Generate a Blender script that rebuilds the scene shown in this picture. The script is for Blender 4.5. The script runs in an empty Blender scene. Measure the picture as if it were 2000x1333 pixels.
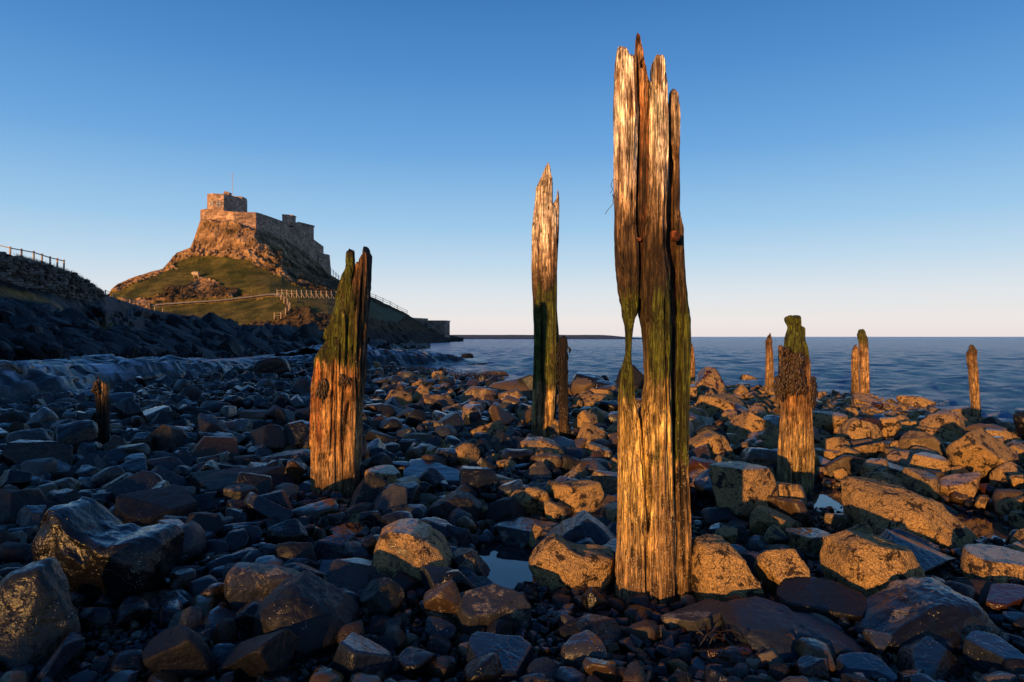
import bpy, math, random
import numpy as np
from mathutils import Vector
R = math.radians
C = bpy.context.scene.collection
scn = bpy.context.scene
rng = np.random.default_rng(11)
random.seed(5)

# ---------------------------------------------------------------- camera
F = 4000.0 / 3.0                      # focal length in photo pixels (24 mm lens)
CX, HY, CH = 1000.0, 658.0, 1.4       # centre column, horizon row, eye height
cd = bpy.data.cameras.new('camera'); cam = bpy.data.objects.new('camera', cd); C.objects.link(cam)
cd.lens = 24; cd.sensor_width = 36; cd.clip_start = 0.05; cd.clip_end = 60000
cd.shift_y = -0.00425
cam.location = (0, 0, CH); cam.rotation_euler = (R(90), 0, 0)
scn.camera = cam

# ---------------------------------------------------------------- world, sun, exposure
SUN_AZ, SUN_EL = 208.0, 5.0           # clockwise from +Y (straight ahead)
sd_ = Vector((math.sin(R(SUN_AZ)) * math.cos(R(SUN_EL)), math.cos(R(SUN_AZ)) * math.cos(R(SUN_EL)), math.sin(R(SUN_EL))))
world = bpy.data.worlds.new('World'); scn.world = world; world.use_nodes = True
wn, wl = world.node_tree.nodes, world.node_tree.links
bg = wn['Background']
sky = wn.new('ShaderNodeTexSky'); sky.sky_type = 'NISHITA'; sky.sun_disc = False
sky.sun_elevation = R(SUN_EL); sky.sun_rotation = R(SUN_AZ)
sky.air_density = 1.0; sky.dust_density = 0.6; sky.ozone_density = 2.0
# clear evening air: deep blue overhead, pale rose belt at the horizon, graded by height above the horizon
geo = wn.new('ShaderNodeTexCoord'); sep = wn.new('ShaderNodeSeparateXYZ'); wl.new(geo.outputs['Generated'], sep.inputs[0])
ramp = wn.new('ShaderNodeValToRGB'); wl.new(sep.outputs['Z'], ramp.inputs[0]); ramp.color_ramp.interpolation = 'EASE' if False else 'LINEAR'
STOPS = [(0.0, (0.86, 0.775, 0.765)), (0.022, (0.87, 0.825, 0.815)), (0.060, (0.75, 0.80, 0.855)), (0.105, (0.54, 0.71, 0.865)), (0.16, (0.345, 0.59, 0.845)), (0.26, (0.155, 0.395, 0.75)), (0.36, (0.082, 0.272, 0.63)), (0.44, (0.050, 0.20, 0.52)), (0.7, (0.03, 0.13, 0.38)), (1.0, (0.02, 0.09, 0.28))]
el_ = ramp.color_ramp.elements; el_[0].position, el_[0].color = STOPS[0][0], (*STOPS[0][1], 1); el_[1].position, el_[1].color = STOPS[-1][0], (*STOPS[-1][1], 1)
for p_, c_ in STOPS[1:-1]:
    e_ = el_.new(p_); e_.color = (*c_, 1)
sc_ = wn.new('ShaderNodeVectorMath'); sc_.operation = 'SCALE'; sc_.inputs['Scale'].default_value = 1 / 0.15; wl.new(ramp.outputs[0], sc_.inputs[0])
mx_ = wn.new('ShaderNodeMix'); mx_.data_type = 'RGBA'; mx_.inputs[0].default_value = 0.95; wl.new(sky.outputs[0], mx_.inputs[6]); wl.new(sc_.outputs[0], mx_.inputs[7])
wl.new(mx_.outputs[2], bg.inputs[0]); bg.inputs[1].default_value = 0.106
ld = bpy.data.lights.new('sun', 'SUN'); sun = bpy.data.objects.new('sun', ld); C.objects.link(sun)
ld.energy = 5.0; ld.angle = R(0.6); ld.color = (1.0, 0.505, 0.145)
sun.rotation_euler = (-sd_).to_track_quat('-Z', 'Y').to_euler()
scn.view_settings.view_transform = 'Standard'; scn.view_settings.look = 'None'
scn.view_settings.gamma = 1.0; scn.view_settings.use_curve_mapping = False
scn.view_settings.exposure = 0.5
scn.cycles.use_denoising = True
scn.cycles.max_bounces = 6; scn.cycles.diffuse_bounces = 2; scn.cycles.glossy_bounces = 3

# ---------------------------------------------------------------- helpers
def _h(ix, iy, iz, seed):
    h = (ix * 374761393 + iy * 668265263 + iz * 1274126177 + seed * 362437) & 0xFFFFFFFF
    h = ((h ^ (h >> 13)) * 1103515245) & 0xFFFFFFFF
    h = ((h ^ (h >> 15)) * 2246822519) & 0xFFFFFFFF
    return ((h ^ (h >> 16)) & 0xFFFFFF).astype(np.float64) / float(0xFFFFFF)
def vnoise(p, seed=0):                # smooth value noise in -1..1
    p = np.asarray(p, float); i = np.floor(p).astype(np.int64); f = p - i
    u = f * f * f * (f * (f * 6 - 15) + 10)
    r = 0
    for dx in (0, 1):
        wx = u[:, 0] if dx else 1 - u[:, 0]
        for dy in (0, 1):
            wy = u[:, 1] if dy else 1 - u[:, 1]
            for dz in (0, 1):
                wz = u[:, 2] if dz else 1 - u[:, 2]
                r = r + wx * wy * wz * _h(i[:, 0] + dx, i[:, 1] + dy, i[:, 2] + dz, seed)
    return r * 2 - 1
def fbm(p, octv=4, seed=0, gain=0.5, lac=2.03):
    p = np.asarray(p, float); a, s, t = 1.0, 0, 0
    for k in range(octv):
        s = s + a * vnoise(p * lac ** k + 17.3 * k, seed + k); t += a; a *= gain
    return s / t
def ridged(p, octv=4, seed=0):
    p = np.asarray(p, float); a, s, t = 1.0, 0, 0
    for k in range(octv):
        s = s + a * (1 - np.abs(vnoise(p * 2.03 ** k + 9.1 * k, seed + k))); t += a; a *= 0.5
    return s / t
def cells(p, seed=0):                 # worley: nearest distance, second distance, cell value
    p = np.asarray(p, float); i = np.floor(p).astype(np.int64)
    d1 = np.full(len(p), 9.0); d2 = np.full(len(p), 9.0); cv = np.zeros(len(p))
    for a in (-1, 0, 1):
        for b in (-1, 0, 1):
            for c in (-1, 0, 1):
                jx, jy, jz = i[:, 0] + a, i[:, 1] + b, i[:, 2] + c
                q = np.stack([jx + _h(jx, jy, jz, seed), jy + _h(jx, jy, jz, seed + 1), jz + _h(jx, jy, jz, seed + 2)], 1)
                d = np.linalg.norm(q - p, axis=1); m = d < d1
                d2 = np.where(m, d1, np.minimum(d2, d)); cv = np.where(m, _h(jx, jy, jz, seed + 3), cv); d1 = np.where(m, d, d1)
    return d1, d2, cv
def sstep(a, b, x):
    t = np.clip((np.asarray(x, float) - a) / (b - a), 0, 1); return t * t * (3 - 2 * t)
def lerp(a, b, t): return a + (b - a) * t
def cmix(a, b, t):
    a = np.atleast_2d(np.asarray(a, float)); b = np.atleast_2d(np.asarray(b, float)); t = np.asarray(t)[:, None]
    return a + (b - a) * t
def P(px, py, Y):                     # a photo pixel at distance Y, as a point of the place
    return np.stack([(np.asarray(px, float) - CX) / F * Y, np.asarray(Y, float) + 0 * np.asarray(px, float), CH - (np.asarray(py, float) - HY) / F * Y], -1)

def link_mesh(name, V, faces, mat, parent=None, smooth=True, attrs=None, loc=None):
    """faces: one int array (F,k) or a list of such arrays."""
    V = np.asarray(V, float)
    if loc is not None: V = V - np.asarray(loc)[None, :]
    if isinstance(faces, np.ndarray): faces = [faces]
    me = bpy.data.meshes.new(name)
    me.vertices.add(len(V)); me.vertices.foreach_set('co', V.astype(np.float32).ravel())
    idx = np.concatenate([f.ravel() for f in faces]).astype(np.int32)
    tot = np.concatenate([np.full(len(f), f.shape[1]) for f in faces]).astype(np.int32)
    me.loops.add(len(idx)); me.loops.foreach_set('vertex_index', idx)
    me.polygons.add(len(tot)); st = np.concatenate([[0], np.cumsum(tot)[:-1]]).astype(np.int32)
    me.polygons.foreach_set('loop_start', st); me.polygons.foreach_set('loop_total', tot)
    me.update(calc_edges=True)
    me.polygons.foreach_set('use_smooth', np.full(len(tot), bool(smooth)))
    for k, a in (attrs or {}).items():
        a = np.asarray(a, float)
        if a.ndim == 2:
            at = me.attributes.new(k, 'FLOAT_COLOR', 'POINT')
            at.data.foreach_set('color', np.concatenate([a, np.ones((len(a), 1))], 1).astype(np.float32).ravel())
        else:
            at = me.attributes.new(k, 'FLOAT', 'POINT'); at.data.foreach_set('value', a.astype(np.float32))
    me.materials.append(mat)
    o = bpy.data.objects.new(name, me); C.objects.link(o)
    if loc is not None: o.location = [float(v) for v in loc]
    if parent is not None:
        o.parent = parent; o.location = Vector(o.location) - parent.location
    return o
def grid_faces(nr, nc, wrap=False):
    r = np.arange(nr - 1)[:, None]; c = np.arange(nc if wrap else nc - 1)[None, :]
    c2 = (c + 1) % nc
    return np.stack([r * nc + c, r * nc + c2, (r + 1) * nc + c2, (r + 1) * nc + c], -1).reshape(-1, 4)
def tag(o, label=None, cat=None, group=None, kind=None):
    if label: o['label'] = label
    if cat: o['category'] = cat
    if group: o['group'] = group
    if kind: o['kind'] = kind
    return o
def empty(name, loc, label, cat, group=None):
    o = bpy.data.objects.new(name, None); C.objects.link(o); o.location = [float(v) for v in loc]
    o.empty_display_size = 0.2
    return tag(o, label, cat, group)
class MB:                             # a mixed mesh of boxes and bars
    def __init__(s): s.V = []; s.Fq = []; s.n = 0
    def add(s, V, Fc):
        s.V.append(np.asarray(V, float)); s.Fq.append(np.asarray(Fc) + s.n); s.n += len(V)
    def box(s, c, size, rz=0):
        c = np.asarray(c, float); h = np.asarray(size, float) / 2
        v = np.array([[x, y, z] for z in (-1, 1) for y in (-1, 1) for x in (-1, 1)], float) * h
        cs, sn = math.cos(rz), math.sin(rz)
        v = np.stack([v[:, 0] * cs - v[:, 1] * sn, v[:, 0] * sn + v[:, 1] * cs, v[:, 2]], 1) + c
        s.add(v, np.array([[0, 2, 3, 1], [4, 5, 7, 6], [0, 1, 5, 4], [2, 6, 7, 3], [0, 4, 6, 2], [1, 3, 7, 5]]))
    def bar(s, a, b, w, t=None):
        a = np.asarray(a, float); b = np.asarray(b, float); d = b - a; d = d / np.linalg.norm(d)
        up = np.array([0, 0, 1.0]) if abs(d[2]) < 0.9 else np.array([1.0, 0, 0])
        sx = np.cross(d, up); sx /= np.linalg.norm(sx); sy = np.cross(sx, d); t = t or w
        v = [e + sx * i * w / 2 + sy * j * t / 2 for e in (a, b) for i, j in ((-1, -1), (1, -1), (1, 1), (-1, 1))]
        s.add(np.array(v), np.array([[3, 2, 1, 0], [4, 5, 6, 7], [0, 1, 5, 4], [1, 2, 6, 5], [2, 3, 7, 6], [3, 0, 4, 7]]))
    def build(s, name, mat, parent=None, smooth=False, loc=None, attrs=None):
        return link_mesh(name, np.concatenate(s.V), np.concatenate(s.Fq), mat, parent, smooth, attrs, loc)

# ---------------------------------------------------------------- materials
def mat_new(name):
    m = bpy.data.materials.new(name); m.use_nodes = True
    return m, m.node_tree.nodes, m.node_tree.links, m.node_tree.nodes['Principled BSDF']
def nd(n, t, **kw):
    x = n.new(t)
    for k, v in kw.items():
        if k.startswith('i_'): x.inputs[k[2:].replace('_', ' ')].default_value = v
        else: setattr(x, k, v)
    return x
def math_(n, l, op, a, b=None, c=None, clamp=False):
    x = n.new('ShaderNodeMath'); x.operation = op; x.use_clamp = clamp
    for i, v in enumerate((a, b, c)):
        if v is None: continue
        if isinstance(v, (int, float)): x.inputs[i].default_value = v
        else: l.new(v, x.inputs[i])
    return x.outputs[0]
def mixc(n, l, fac, a, b, mode='MIX'):
    x = n.new('ShaderNodeMix'); x.data_type = 'RGBA'; x.blend_type = mode
    for s, v in ((0, fac), (6, a), (7, b)):
        if isinstance(v, (int, float)): x.inputs[s].default_value = v
        elif isinstance(v, tuple): x.inputs[s].default_value = (*v, 1)
        else: l.new(v, x.inputs[s])
    return x.outputs[2]
def remap(n, l, v, a, b, c=0.0, d=1.0):
    x = n.new('ShaderNodeMapRange'); l.new(v, x.inputs[0])
    for i, q in enumerate((a, b, c, d)): x.inputs[i + 1].default_value = q
    return x.outputs[0]
def coords(n, l, scale=(1, 1, 1), rnd=True, kind='Object'):
    tc = n.new('ShaderNodeTexCoord'); v = tc.outputs[kind]
    if rnd:
        at = nd(n, 'ShaderNodeAttribute', attribute_name='rnd')
        s = n.new('ShaderNodeVectorMath'); s.operation = 'SCALE'; s.inputs[0].default_value = (37, 53, 71); l.new(at.outputs['Fac'], s.inputs['Scale'])
        a = n.new('ShaderNodeVectorMath'); a.operation = 'ADD'; l.new(v, a.inputs[0]); l.new(s.outputs[0], a.inputs[1]); v = a.outputs[0]
    if scale != (1, 1, 1):
        m = n.new('ShaderNodeMapping'); m.inputs['Scale'].default_value = scale; l.new(v, m.inputs[0]); v = m.outputs[0]
    return v
def noise(n, l, v, scale, detail=4, rough=0.55, dist=0.0):
    x = nd(n, 'ShaderNodeTexNoise', i_Scale=scale, i_Detail=detail, i_Roughness=rough, i_Distortion=dist); l.new(v, x.inputs['Vector'])
    return x.outputs[0]
def voro(n, l, v, scale, feature='F1', rand=1.0):
    x = nd(n, 'ShaderNodeTexVoronoi', feature=feature, i_Scale=scale, i_Randomness=rand); l.new(v, x.inputs['Vector'])
    return x

def rock_material():
    m, n, l, b = mat_new('wet_rock')
    col = nd(n, 'ShaderNodeAttribute', attribute_name='col').outputs['Color']
    barn = nd(n, 'ShaderNodeAttribute', attribute_name='barn').outputs['Fac']
    v = coords(n, l)
    n1 = noise(n, l, v, 5.0, 7, 0.62); n2 = noise(n, l, v, 26.0, 5, 0.6); n3 = noise(n, l, v, 120.0, 2)
    val = math_(n, l, 'ADD', n1, math_(n, l, 'MULTIPLY', math_(n, l, 'SUBTRACT', barn, 0.5), 0.62))
    val = math_(n, l, 'ADD', val, math_(n, l, 'MULTIPLY', math_(n, l, 'SUBTRACT', n2, 0.5), 0.25))
    mask = remap(n, l, val, 0.53, 0.60)
    vo = voro(n, l, v, 150.0); vb = voro(n, l, v, 210.0); n4 = noise(n, l, v, 11.0, 6, 0.68, 0.5)
    spk = nd(n, 'ShaderNodeSeparateColor'); l.new(vo.outputs['Color'], spk.inputs[0])
    bc = mixc(n, l, spk.outputs[0], (0.17, 0.10, 0.036), (0.50, 0.31, 0.125))
    bc = mixc(n, l, remap(n, l, vo.outputs['Distance'], 0.35, 1.0), bc, (0.12, 0.08, 0.04))
    bc = mixc(n, l, remap(n, l, n4, 0.55, 0.59), bc, (0.022, 0.015, 0.011))
    bc = mixc(n, l, remap(n, l, n2, 0.60, 0.72), bc, (0.035, 0.024, 0.018))
    gb = mixc(n, l, spk.outputs[0], (0.10, 0.088, 0.072), (0.34, 0.30, 0.245))  # greyer barnacles on thinly covered stones, the shade's cast put into colour
    bc = mixc(n, l, remap(n, l, barn, 0.62, 0.42), bc, mixc(n, l, remap(n, l, vo.outputs['Distance'], 0.35, 1.0), gb, (0.06, 0.05, 0.04)))
    rc = mixc(n, l, 1.0, col, mixc(n, l, n2, (0.35, 0.35, 0.37), (1.6, 1.55, 1.5)), 'MULTIPLY')
    # scattered single barnacles on bare rock
    sp2 = nd(n, 'ShaderNodeSeparateColor'); l.new(vb.outputs['Color'], sp2.inputs[0])
    few = math_(n, l, 'MULTIPLY', math_(n, l, 'GREATER_THAN', sp2.outputs[1], 0.955), math_(n, l, 'GREATER_THAN', n1, 0.6))
    rc = mixc(n, l, math_(n, l, 'MULTIPLY', few, math_(n, l, 'LESS_THAN', vb.outputs['Distance'], 0.5)), rc, (0.30, 0.26, 0.21))
    # hairline cracks
    wv = n.new('ShaderNodeVectorMath'); wv.operation = 'ADD'; l.new(v, wv.inputs[0])
    nw = nd(n, 'ShaderNodeTexNoise', i_Scale=5.0, i_Detail=5.0); l.new(v, nw.inputs['Vector'])
    sc = n.new('ShaderNodeVectorMath'); sc.operation = 'SCALE'; sc.inputs['Scale'].default_value = 0.5; l.new(nw.outputs['Color'], sc.inputs[0]); l.new(sc.outputs[0], wv.inputs[1])
    ed = voro(n, l, wv.outputs[0], 5.2, 'DISTANCE_TO_EDGE')
    crack = math_(n, l, 'MULTIPLY', remap(n, l, ed.outputs['Distance'], 0.035, 0.0), math_(n, l, 'MULTIPLY', remap(n, l, n4, 0.42, 0.55), remap(n, l, mask, 0.0, 1.0, 0.25, 1.0)))
    allc = mixc(n, l, mask, rc, bc)
    allc = mixc(n, l, math_(n, l, 'MULTIPLY', crack, 0.85), allc, (0.012, 0.01, 0.009))
    l.new(allc, b.inputs['Base Color'])
    rg = remap(n, l, n2, 0.3, 0.7, 0.13, 0.34)
    wet = nd(n, 'ShaderNodeAttribute', attribute_name='wet').outputs['Fac']
    ge = nd(n, 'ShaderNodeNewGeometry'); sx_ = nd(n, 'ShaderNodeSeparateXYZ'); l.new(ge.outputs['Normal'], sx_.inputs[0])
    film = math_(n, l, 'MULTIPLY', remap(n, l, sx_.outputs['Z'], 0.80, 0.97), remap(n, l, wet, 0.35, 0.7))
    dry = math_(n, l, 'MULTIPLY', remap(n, l, wet, 0.55, 0.1), 0.38)
    rr = math_(n, l, 'ADD', math_(n, l, 'ADD', rg, dry), math_(n, l, 'MULTIPLY', mask, 0.5), clamp=True)
    l.new(math_(n, l, 'MULTIPLY', rr, math_(n, l, 'SUBTRACT', 1.0, math_(n, l, 'MULTIPLY', film, 0.65))), b.inputs['Roughness'])
    l.new(math_(n, l, 'ADD', 0.3, math_(n, l, 'MULTIPLY', film, 0.6)), b.inputs['Specular IOR Level'])
    hb = math_(n, l, 'MULTIPLY', mask, math_(n, l, 'SUBTRACT', 1.1, vo.outputs['Distance']))
    hh = math_(n, l, 'ADD', math_(n, l, 'MULTIPLY', hb, 0.7), math_(n, l, 'MULTIPLY', n2, 0.9))
    hh = math_(n, l, 'ADD', hh, math_(n, l, 'MULTIPLY', n3, 0.15))
    hh = math_(n, l, 'SUBTRACT', hh, math_(n, l, 'MULTIPLY', crack, 1.2))
    hh = math_(n, l, 'MULTIPLY', hh, math_(n, l, 'SUBTRACT', 1.0, math_(n, l, 'MULTIPLY', film, 0.7)))
    bp = nd(n, 'ShaderNodeBump', i_Strength=0.75, i_Distance=0.012); l.new(hh, bp.inputs['Height']); l.new(bp.outputs[0], b.inputs['Normal'])
    return m
def wood_material():
    m, n, l, b = mat_new('weathered_wood')
    col = nd(n, 'ShaderNodeAttribute', attribute_name='col').outputs['Color']
    barn = nd(n, 'ShaderNodeAttribute', attribute_name='barn').outputs['Fac']
    v = coords(n, l, (1, 1, 0.085)); vi = coords(n, l); vl = coords(n, l, (1, 1, 0.03))
    fl = noise(n, l, vl, 42.0, 4, 0.6, 0.5)
    f1 = noise(n, l, v, 70.0, 5, 0.65, 0.6); f2 = noise(n, l, v, 230.0, 3, 0.6); n1 = noise(n, l, vi, 9.0, 5)
    c = mixc(n, l, 1.0, col, mixc(n, l, remap(n, l, f1, 0.36, 0.64), (0.25, 0.22, 0.2), (1.5, 1.5, 1.5)), 'MULTIPLY')
    c = mixc(n, l, 1.0, c, mixc(n, l, remap(n, l, f2, 0.34, 0.66), (0.42, 0.4, 0.37), (1.45, 1.45, 1.45)), 'MULTIPLY')
    line = remap(n, l, math_(n, l, 'ABSOLUTE', math_(n, l, 'SUBTRACT', fl, 0.5)), 0.028, 0.0)
    c = mixc(n, l, math_(n, l, 'MULTIPLY', line, 0.65), c, (0.03, 0.018, 0.01))
    vo = voro(n, l, coords(n, l, (1, 1, 0.7)), 150.0); sp = nd(n, 'ShaderNodeSeparateColor'); l.new(vo.outputs['Color'], sp.inputs[0])
    c = mixc(n, l, 1.0, c, mixc(n, l, remap(n, l, n1, 0.36, 0.62), (0.55, 0.52, 0.5), (1.32, 1.32, 1.32)), 'MULTIPLY')
    pv = voro(n, l, coords(n, l, (1, 1, 0.22)), 34.0); pc = nd(n, 'ShaderNodeSeparateColor'); l.new(pv.outputs['Color'], pc.inputs[0])
    pit = math_(n, l, 'MULTIPLY', math_(n, l, 'GREATER_THAN', pc.outputs[0], 0.86), remap(n, l, pv.outputs['Distance'], 0.34, 0.2))
    c = mixc(n, l, math_(n, l, 'MULTIPLY', pit, 0.9), c, (0.02, 0.012, 0.007))
    thr = math_(n, l, 'ADD', math_(n, l, 'MULTIPLY', barn, 0.75), math_(n, l, 'MULTIPLY', math_(n, l, 'SUBTRACT', n1, 0.5), 1.3))
    bm = math_(n, l, 'MULTIPLY', math_(n, l, 'LESS_THAN', sp.outputs[0], thr), math_(n, l, 'LESS_THAN', vo.outputs['Distance'], 0.42))
    bm = math_(n, l, 'MULTIPLY', bm, math_(n, l, 'GREATER_THAN', barn, 0.03))
    c = mixc(n, l, bm, c, mixc(n, l, sp.outputs[1], (0.28, 0.2, 0.1), (0.62, 0.5, 0.34)))
    l.new(c, b.inputs['Base Color']); b.inputs['Roughness'].default_value = 0.78; b.inputs['Specular IOR Level'].default_value = 0.3
    hh = math_(n, l, 'ADD', math_(n, l, 'MULTIPLY', f1, 1.2), math_(n, l, 'MULTIPLY', f2, 0.4))
    hh = math_(n, l, 'SUBTRACT', hh, math_(n, l, 'MULTIPLY', line, 0.9))
    hh = math_(n, l, 'SUBTRACT', hh, math_(n, l, 'MULTIPLY', pit, 1.5))
    hh = math_(n, l, 'ADD', hh, math_(n, l, 'MULTIPLY', math_(n, l, 'MULTIPLY', bm, math_(n, l, 'SUBTRACT', 0.6, vo.outputs['Distance'])), 1.2))
    bp = nd(n, 'ShaderNodeBump', i_Strength=1.0, i_Distance=0.012); l.new(hh, bp.inputs['Height']); l.new(bp.outputs[0], b.inputs['Normal'])
    return m
def attr_material(name, rough, s1, s2, bump, dist, spec=0.4, lo=0.55, hi=1.5, stretch=(1, 1, 1), cell=False, rnd_rough=0.0):
    m, n, l, b = mat_new(name)
    col = nd(n, 'ShaderNodeAttribute', attribute_name='col').outputs['Color']
    v = coords(n, l, stretch, rnd=False)
    n1 = noise(n, l, v, s1, 6, 0.65); n2 = noise(n, l, v, s2, 4, 0.6)
    c = mixc(n, l, 1.0, col, mixc(n, l, remap(n, l, n1, 0.3, 0.7), (lo, lo, lo), (hi, hi, hi)), 'MULTIPLY')
    c = mixc(n, l, 1.0, c, mixc(n, l, remap(n, l, n2, 0.3, 0.7), (lo, lo, lo), (hi, hi, hi)), 'MULTIPLY')
    hh = math_(n, l, 'ADD', n1, math_(n, l, 'MULTIPLY', n2, 0.5))
    if cell:
        vo = voro(n, l, v, s2)
        sp = nd(n, 'ShaderNodeSeparateColor'); l.new(vo.outputs['Color'], sp.inputs[0])
        c = mixc(n, l, 1.0, c, mixc(n, l, sp.outputs[0], (0.6, 0.6, 0.62), (1.5, 1.42, 1.35)), 'MULTIPLY')
        hh = math_(n, l, 'SUBTRACT', hh, math_(n, l, 'MULTIPLY', vo.outputs['Distance'], 0.8))
    l.new(c, b.inputs['Base Color'])
    if rnd_rough: l.new(remap(n, l, n1, 0.3, 0.7, rough - rnd_rough, rough + rnd_rough), b.inputs['Roughness'])
    else: b.inputs['Roughness'].default_value = rough
    b.inputs['Specular IOR Level'].default_value = spec
    bp = nd(n, 'ShaderNodeBump', i_Strength=bump, i_Distance=dist); l.new(hh, bp.inputs['Height']); l.new(bp.outputs[0], b.inputs['Normal'])
    return m
def plain_material(name, color, rough=0.8, var=0.35, scale=8.0, bump=0.3, spec=0.3, metal=0.0):
    m, n, l, b = mat_new(name)
    v = coords(n, l, rnd=False); n1 = noise(n, l, v, scale, 5)
    lo = tuple(c * (1 - var) for c in color); hi = tuple(min(1, c * (1 + var)) for c in color)
    l.new(mixc(n, l, remap(n, l, n1, 0.3, 0.7), lo, hi), b.inputs['Base Color'])
    b.inputs['Roughness'].default_value = rough; b.inputs['Specular IOR Level'].default_value = spec; b.inputs['Metallic'].default_value = metal
    bp = nd(n, 'ShaderNodeBump', i_Strength=bump, i_Distance=0.01); l.new(n1, bp.inputs['Height']); l.new(bp.outputs[0], b.inputs['Normal'])
    return m
def masonry_material(name, base, scale=2.4):
    m, n, l, b = mat_new(name)
    v = coords(n, l, (1, 1, 1.7), rnd=False); n1 = noise(n, l, v, 0.35, 5); n2 = noise(n, l, v, 6.0, 4)
    vo = voro(n, l, v, scale, 'F1', 0.8); ed = voro(n, l, v, scale, 'DISTANCE_TO_EDGE', 0.8)
    sp = nd(n, 'ShaderNodeSeparateColor'); l.new(vo.outputs['Color'], sp.inputs[0])
    c = mixc(n, l, sp.outputs[0], tuple(x * 0.55 for x in base), tuple(min(1, x * 1.45) for x in base))
    c = mixc(n, l, 1.0, c, mixc(n, l, remap(n, l, n1, 0.3, 0.7), (0.6, 0.57, 0.55), (1.3, 1.25, 1.2)), 'MULTIPLY')
    c = mixc(n, l, 1.0, c, mixc(n, l, n2, (0.7, 0.7, 0.7), (1.3, 1.3, 1.3)), 'MULTIPLY')
    c = mixc(n, l, remap(n, l, ed.outputs['Distance'], 0.07, 0.0), c, tuple(x * 0.35 for x in base))
    l.new(c, b.inputs['Base Color']); b.inputs['Roughness'].default_value = 0.9; b.inputs['Specular IOR Level'].default_value = 0.2
    hh = math_(n, l, 'ADD', math_(n, l, 'MINIMUM', ed.outputs['Distance'], 0.2), math_(n, l, 'MULTIPLY', n2, 0.15))
    bp = nd(n, 'ShaderNodeBump', i_Strength=0.8, i_Distance=0.25); l.new(hh, bp.inputs['Height']); l.new(bp.outputs[0], b.inputs['Normal'])
    return m
def sea_material():
    m, n, l, b = mat_new('sea_water')
    v = coords(n, l, (0.8, 1.0, 1.0), rnd=False)
    n1 = noise(n, l, v, 2.6, 6, 0.7, 0.5); n2 = noise(n, l, v, 9.0, 5, 0.68, 0.3); n3 = noise(n, l, v, 0.05, 3)
    b.inputs['Base Color'].default_value = (0.030, 0.15, 0.40, 1); b.inputs['Roughness'].default_value = 0.2; b.inputs['Specular IOR Level'].default_value = 0.11
    b.inputs['IOR'].default_value = 1.28
    hh = math_(n, l, 'ADD', math_(n, l, 'MULTIPLY', n1, 1.0), math_(n, l, 'MULTIPLY', n2, 0.4))
    hh = math_(n, l, 'MULTIPLY', hh, remap(n, l, n3, 0.3, 0.7, 0.7, 1.25))
    bp = nd(n, 'ShaderNodeBump', i_Strength=1.0, i_Distance=0.75); l.new(hh, bp.inputs['Height']); l.new(bp.outputs[0], b.inputs['Normal'])
    fo = nd(n, 'ShaderNodeAttribute', attribute_name='foam').outputs['Fac']
    n5 = noise(n, l, coords(n, l, (0.5, 1.0, 1.0), rnd=False), 3.0, 6, 0.7, 0.8)
    fm = math_(n, l, 'MULTIPLY', remap(n, l, math_(n, l, 'ADD', n5, math_(n, l, 'MULTIPLY', fo, 0.30)), 0.72, 0.80), 0.75)
    l.new(mixc(n, l, fm, (0.034, 0.19, 0.44), (0.62, 0.62, 0.64)), b.inputs['Base Color'])
    return m
def pool_material():
    m, n, l, b = mat_new('pool_water')
    v = coords(n, l, rnd=False); n1 = noise(n, l, v, 9.0, 2)
    b.inputs['Base Color'].default_value = (0.015, 0.018, 0.02, 1); b.inputs['Roughness'].default_value = 0.02; b.inputs['IOR'].default_value = 1.333; b.inputs['Specular IOR Level'].default_value = 1.0
    bp = nd(n, 'ShaderNodeBump', i_Strength=0.15, i_Distance=0.004); l.new(n1, bp.inputs['Height']); l.new(bp.outputs[0], b.inputs['Normal'])
    return m
M_ROCK = rock_material(); M_WOOD = wood_material(); M_SEA = sea_material(); M_POOL = pool_material()
M_GROUND = attr_material('wet_gravel', 0.5, 9.0, 75.0, 1.0, 0.012, 0.5, 0.5, 1.6, cell=True, rnd_rough=0.15)
M_SHELF = attr_material('wet_banded_rock', 0.26, 2.2, 14.0, 0.7, 0.05, 0.42, 0.6, 1.5, rnd_rough=0.12)
M_HILL = attr_material('hill_rock_and_turf', 0.6, 0.9, 7.0, 0.9, 0.12, 0.12, 0.5, 1.6, rnd_rough=0.15)
M_MOUND = attr_material('crag_and_grass', 0.92, 0.5, 3.0, 0.9, 0.3, 0.12, 0.6, 1.45)
M_CASTLE = masonry_material('castle_stone', (0.38, 0.255, 0.18), 1.5)
M_KILN = masonry_material('kiln_stone', (0.26, 0.21, 0.17), 1.2)
M_DRY = attr_material('dry_stone', 0.9, 3.0, 14.0, 0.8, 0.03, 0.2, 0.6, 1.4)
M_FENCE = plain_material('fence_wood', (0.30, 0.24, 0.18), 0.85, 0.4, 12)
M_PALE = plain_material('pale_fence_wood', (0.30, 0.24, 0.18), 0.85, 0.3, 12)
M_WEED = plain_material('seaweed', (0.026, 0.012, 0.004), 0.5, 0.6, 25, 0.4, 0.5)
M_WRACK = plain_material('black_seaweed', (0.007, 0.0045, 0.003), 0.55, 0.6, 25, 0.4, 0.3)
M_RUST = plain_material('rusty_iron', (0.16, 0.05, 0.02), 0.8, 0.6, 60, 0.8)
M_GRASS = plain_material('dry_grass', (0.10, 0.085, 0.03), 0.9, 0.4, 6)
M_WHITE = plain_material('white_paint', (0.50, 0.44, 0.38), 0.6, 0.1, 5)
M_GLASS = plain_material('window_glass', (0.02, 0.025, 0.03), 0.08, 0.2, 2, 0.02, 0.6)
M_WOOL = plain_material('wool', (0.45, 0.34, 0.24), 0.95, 0.25, 18, 0.9, 0.1)
M_PATH = plain_material('path_grit', (0.36, 0.28, 0.17), 0.95, 0.3, 2)

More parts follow.
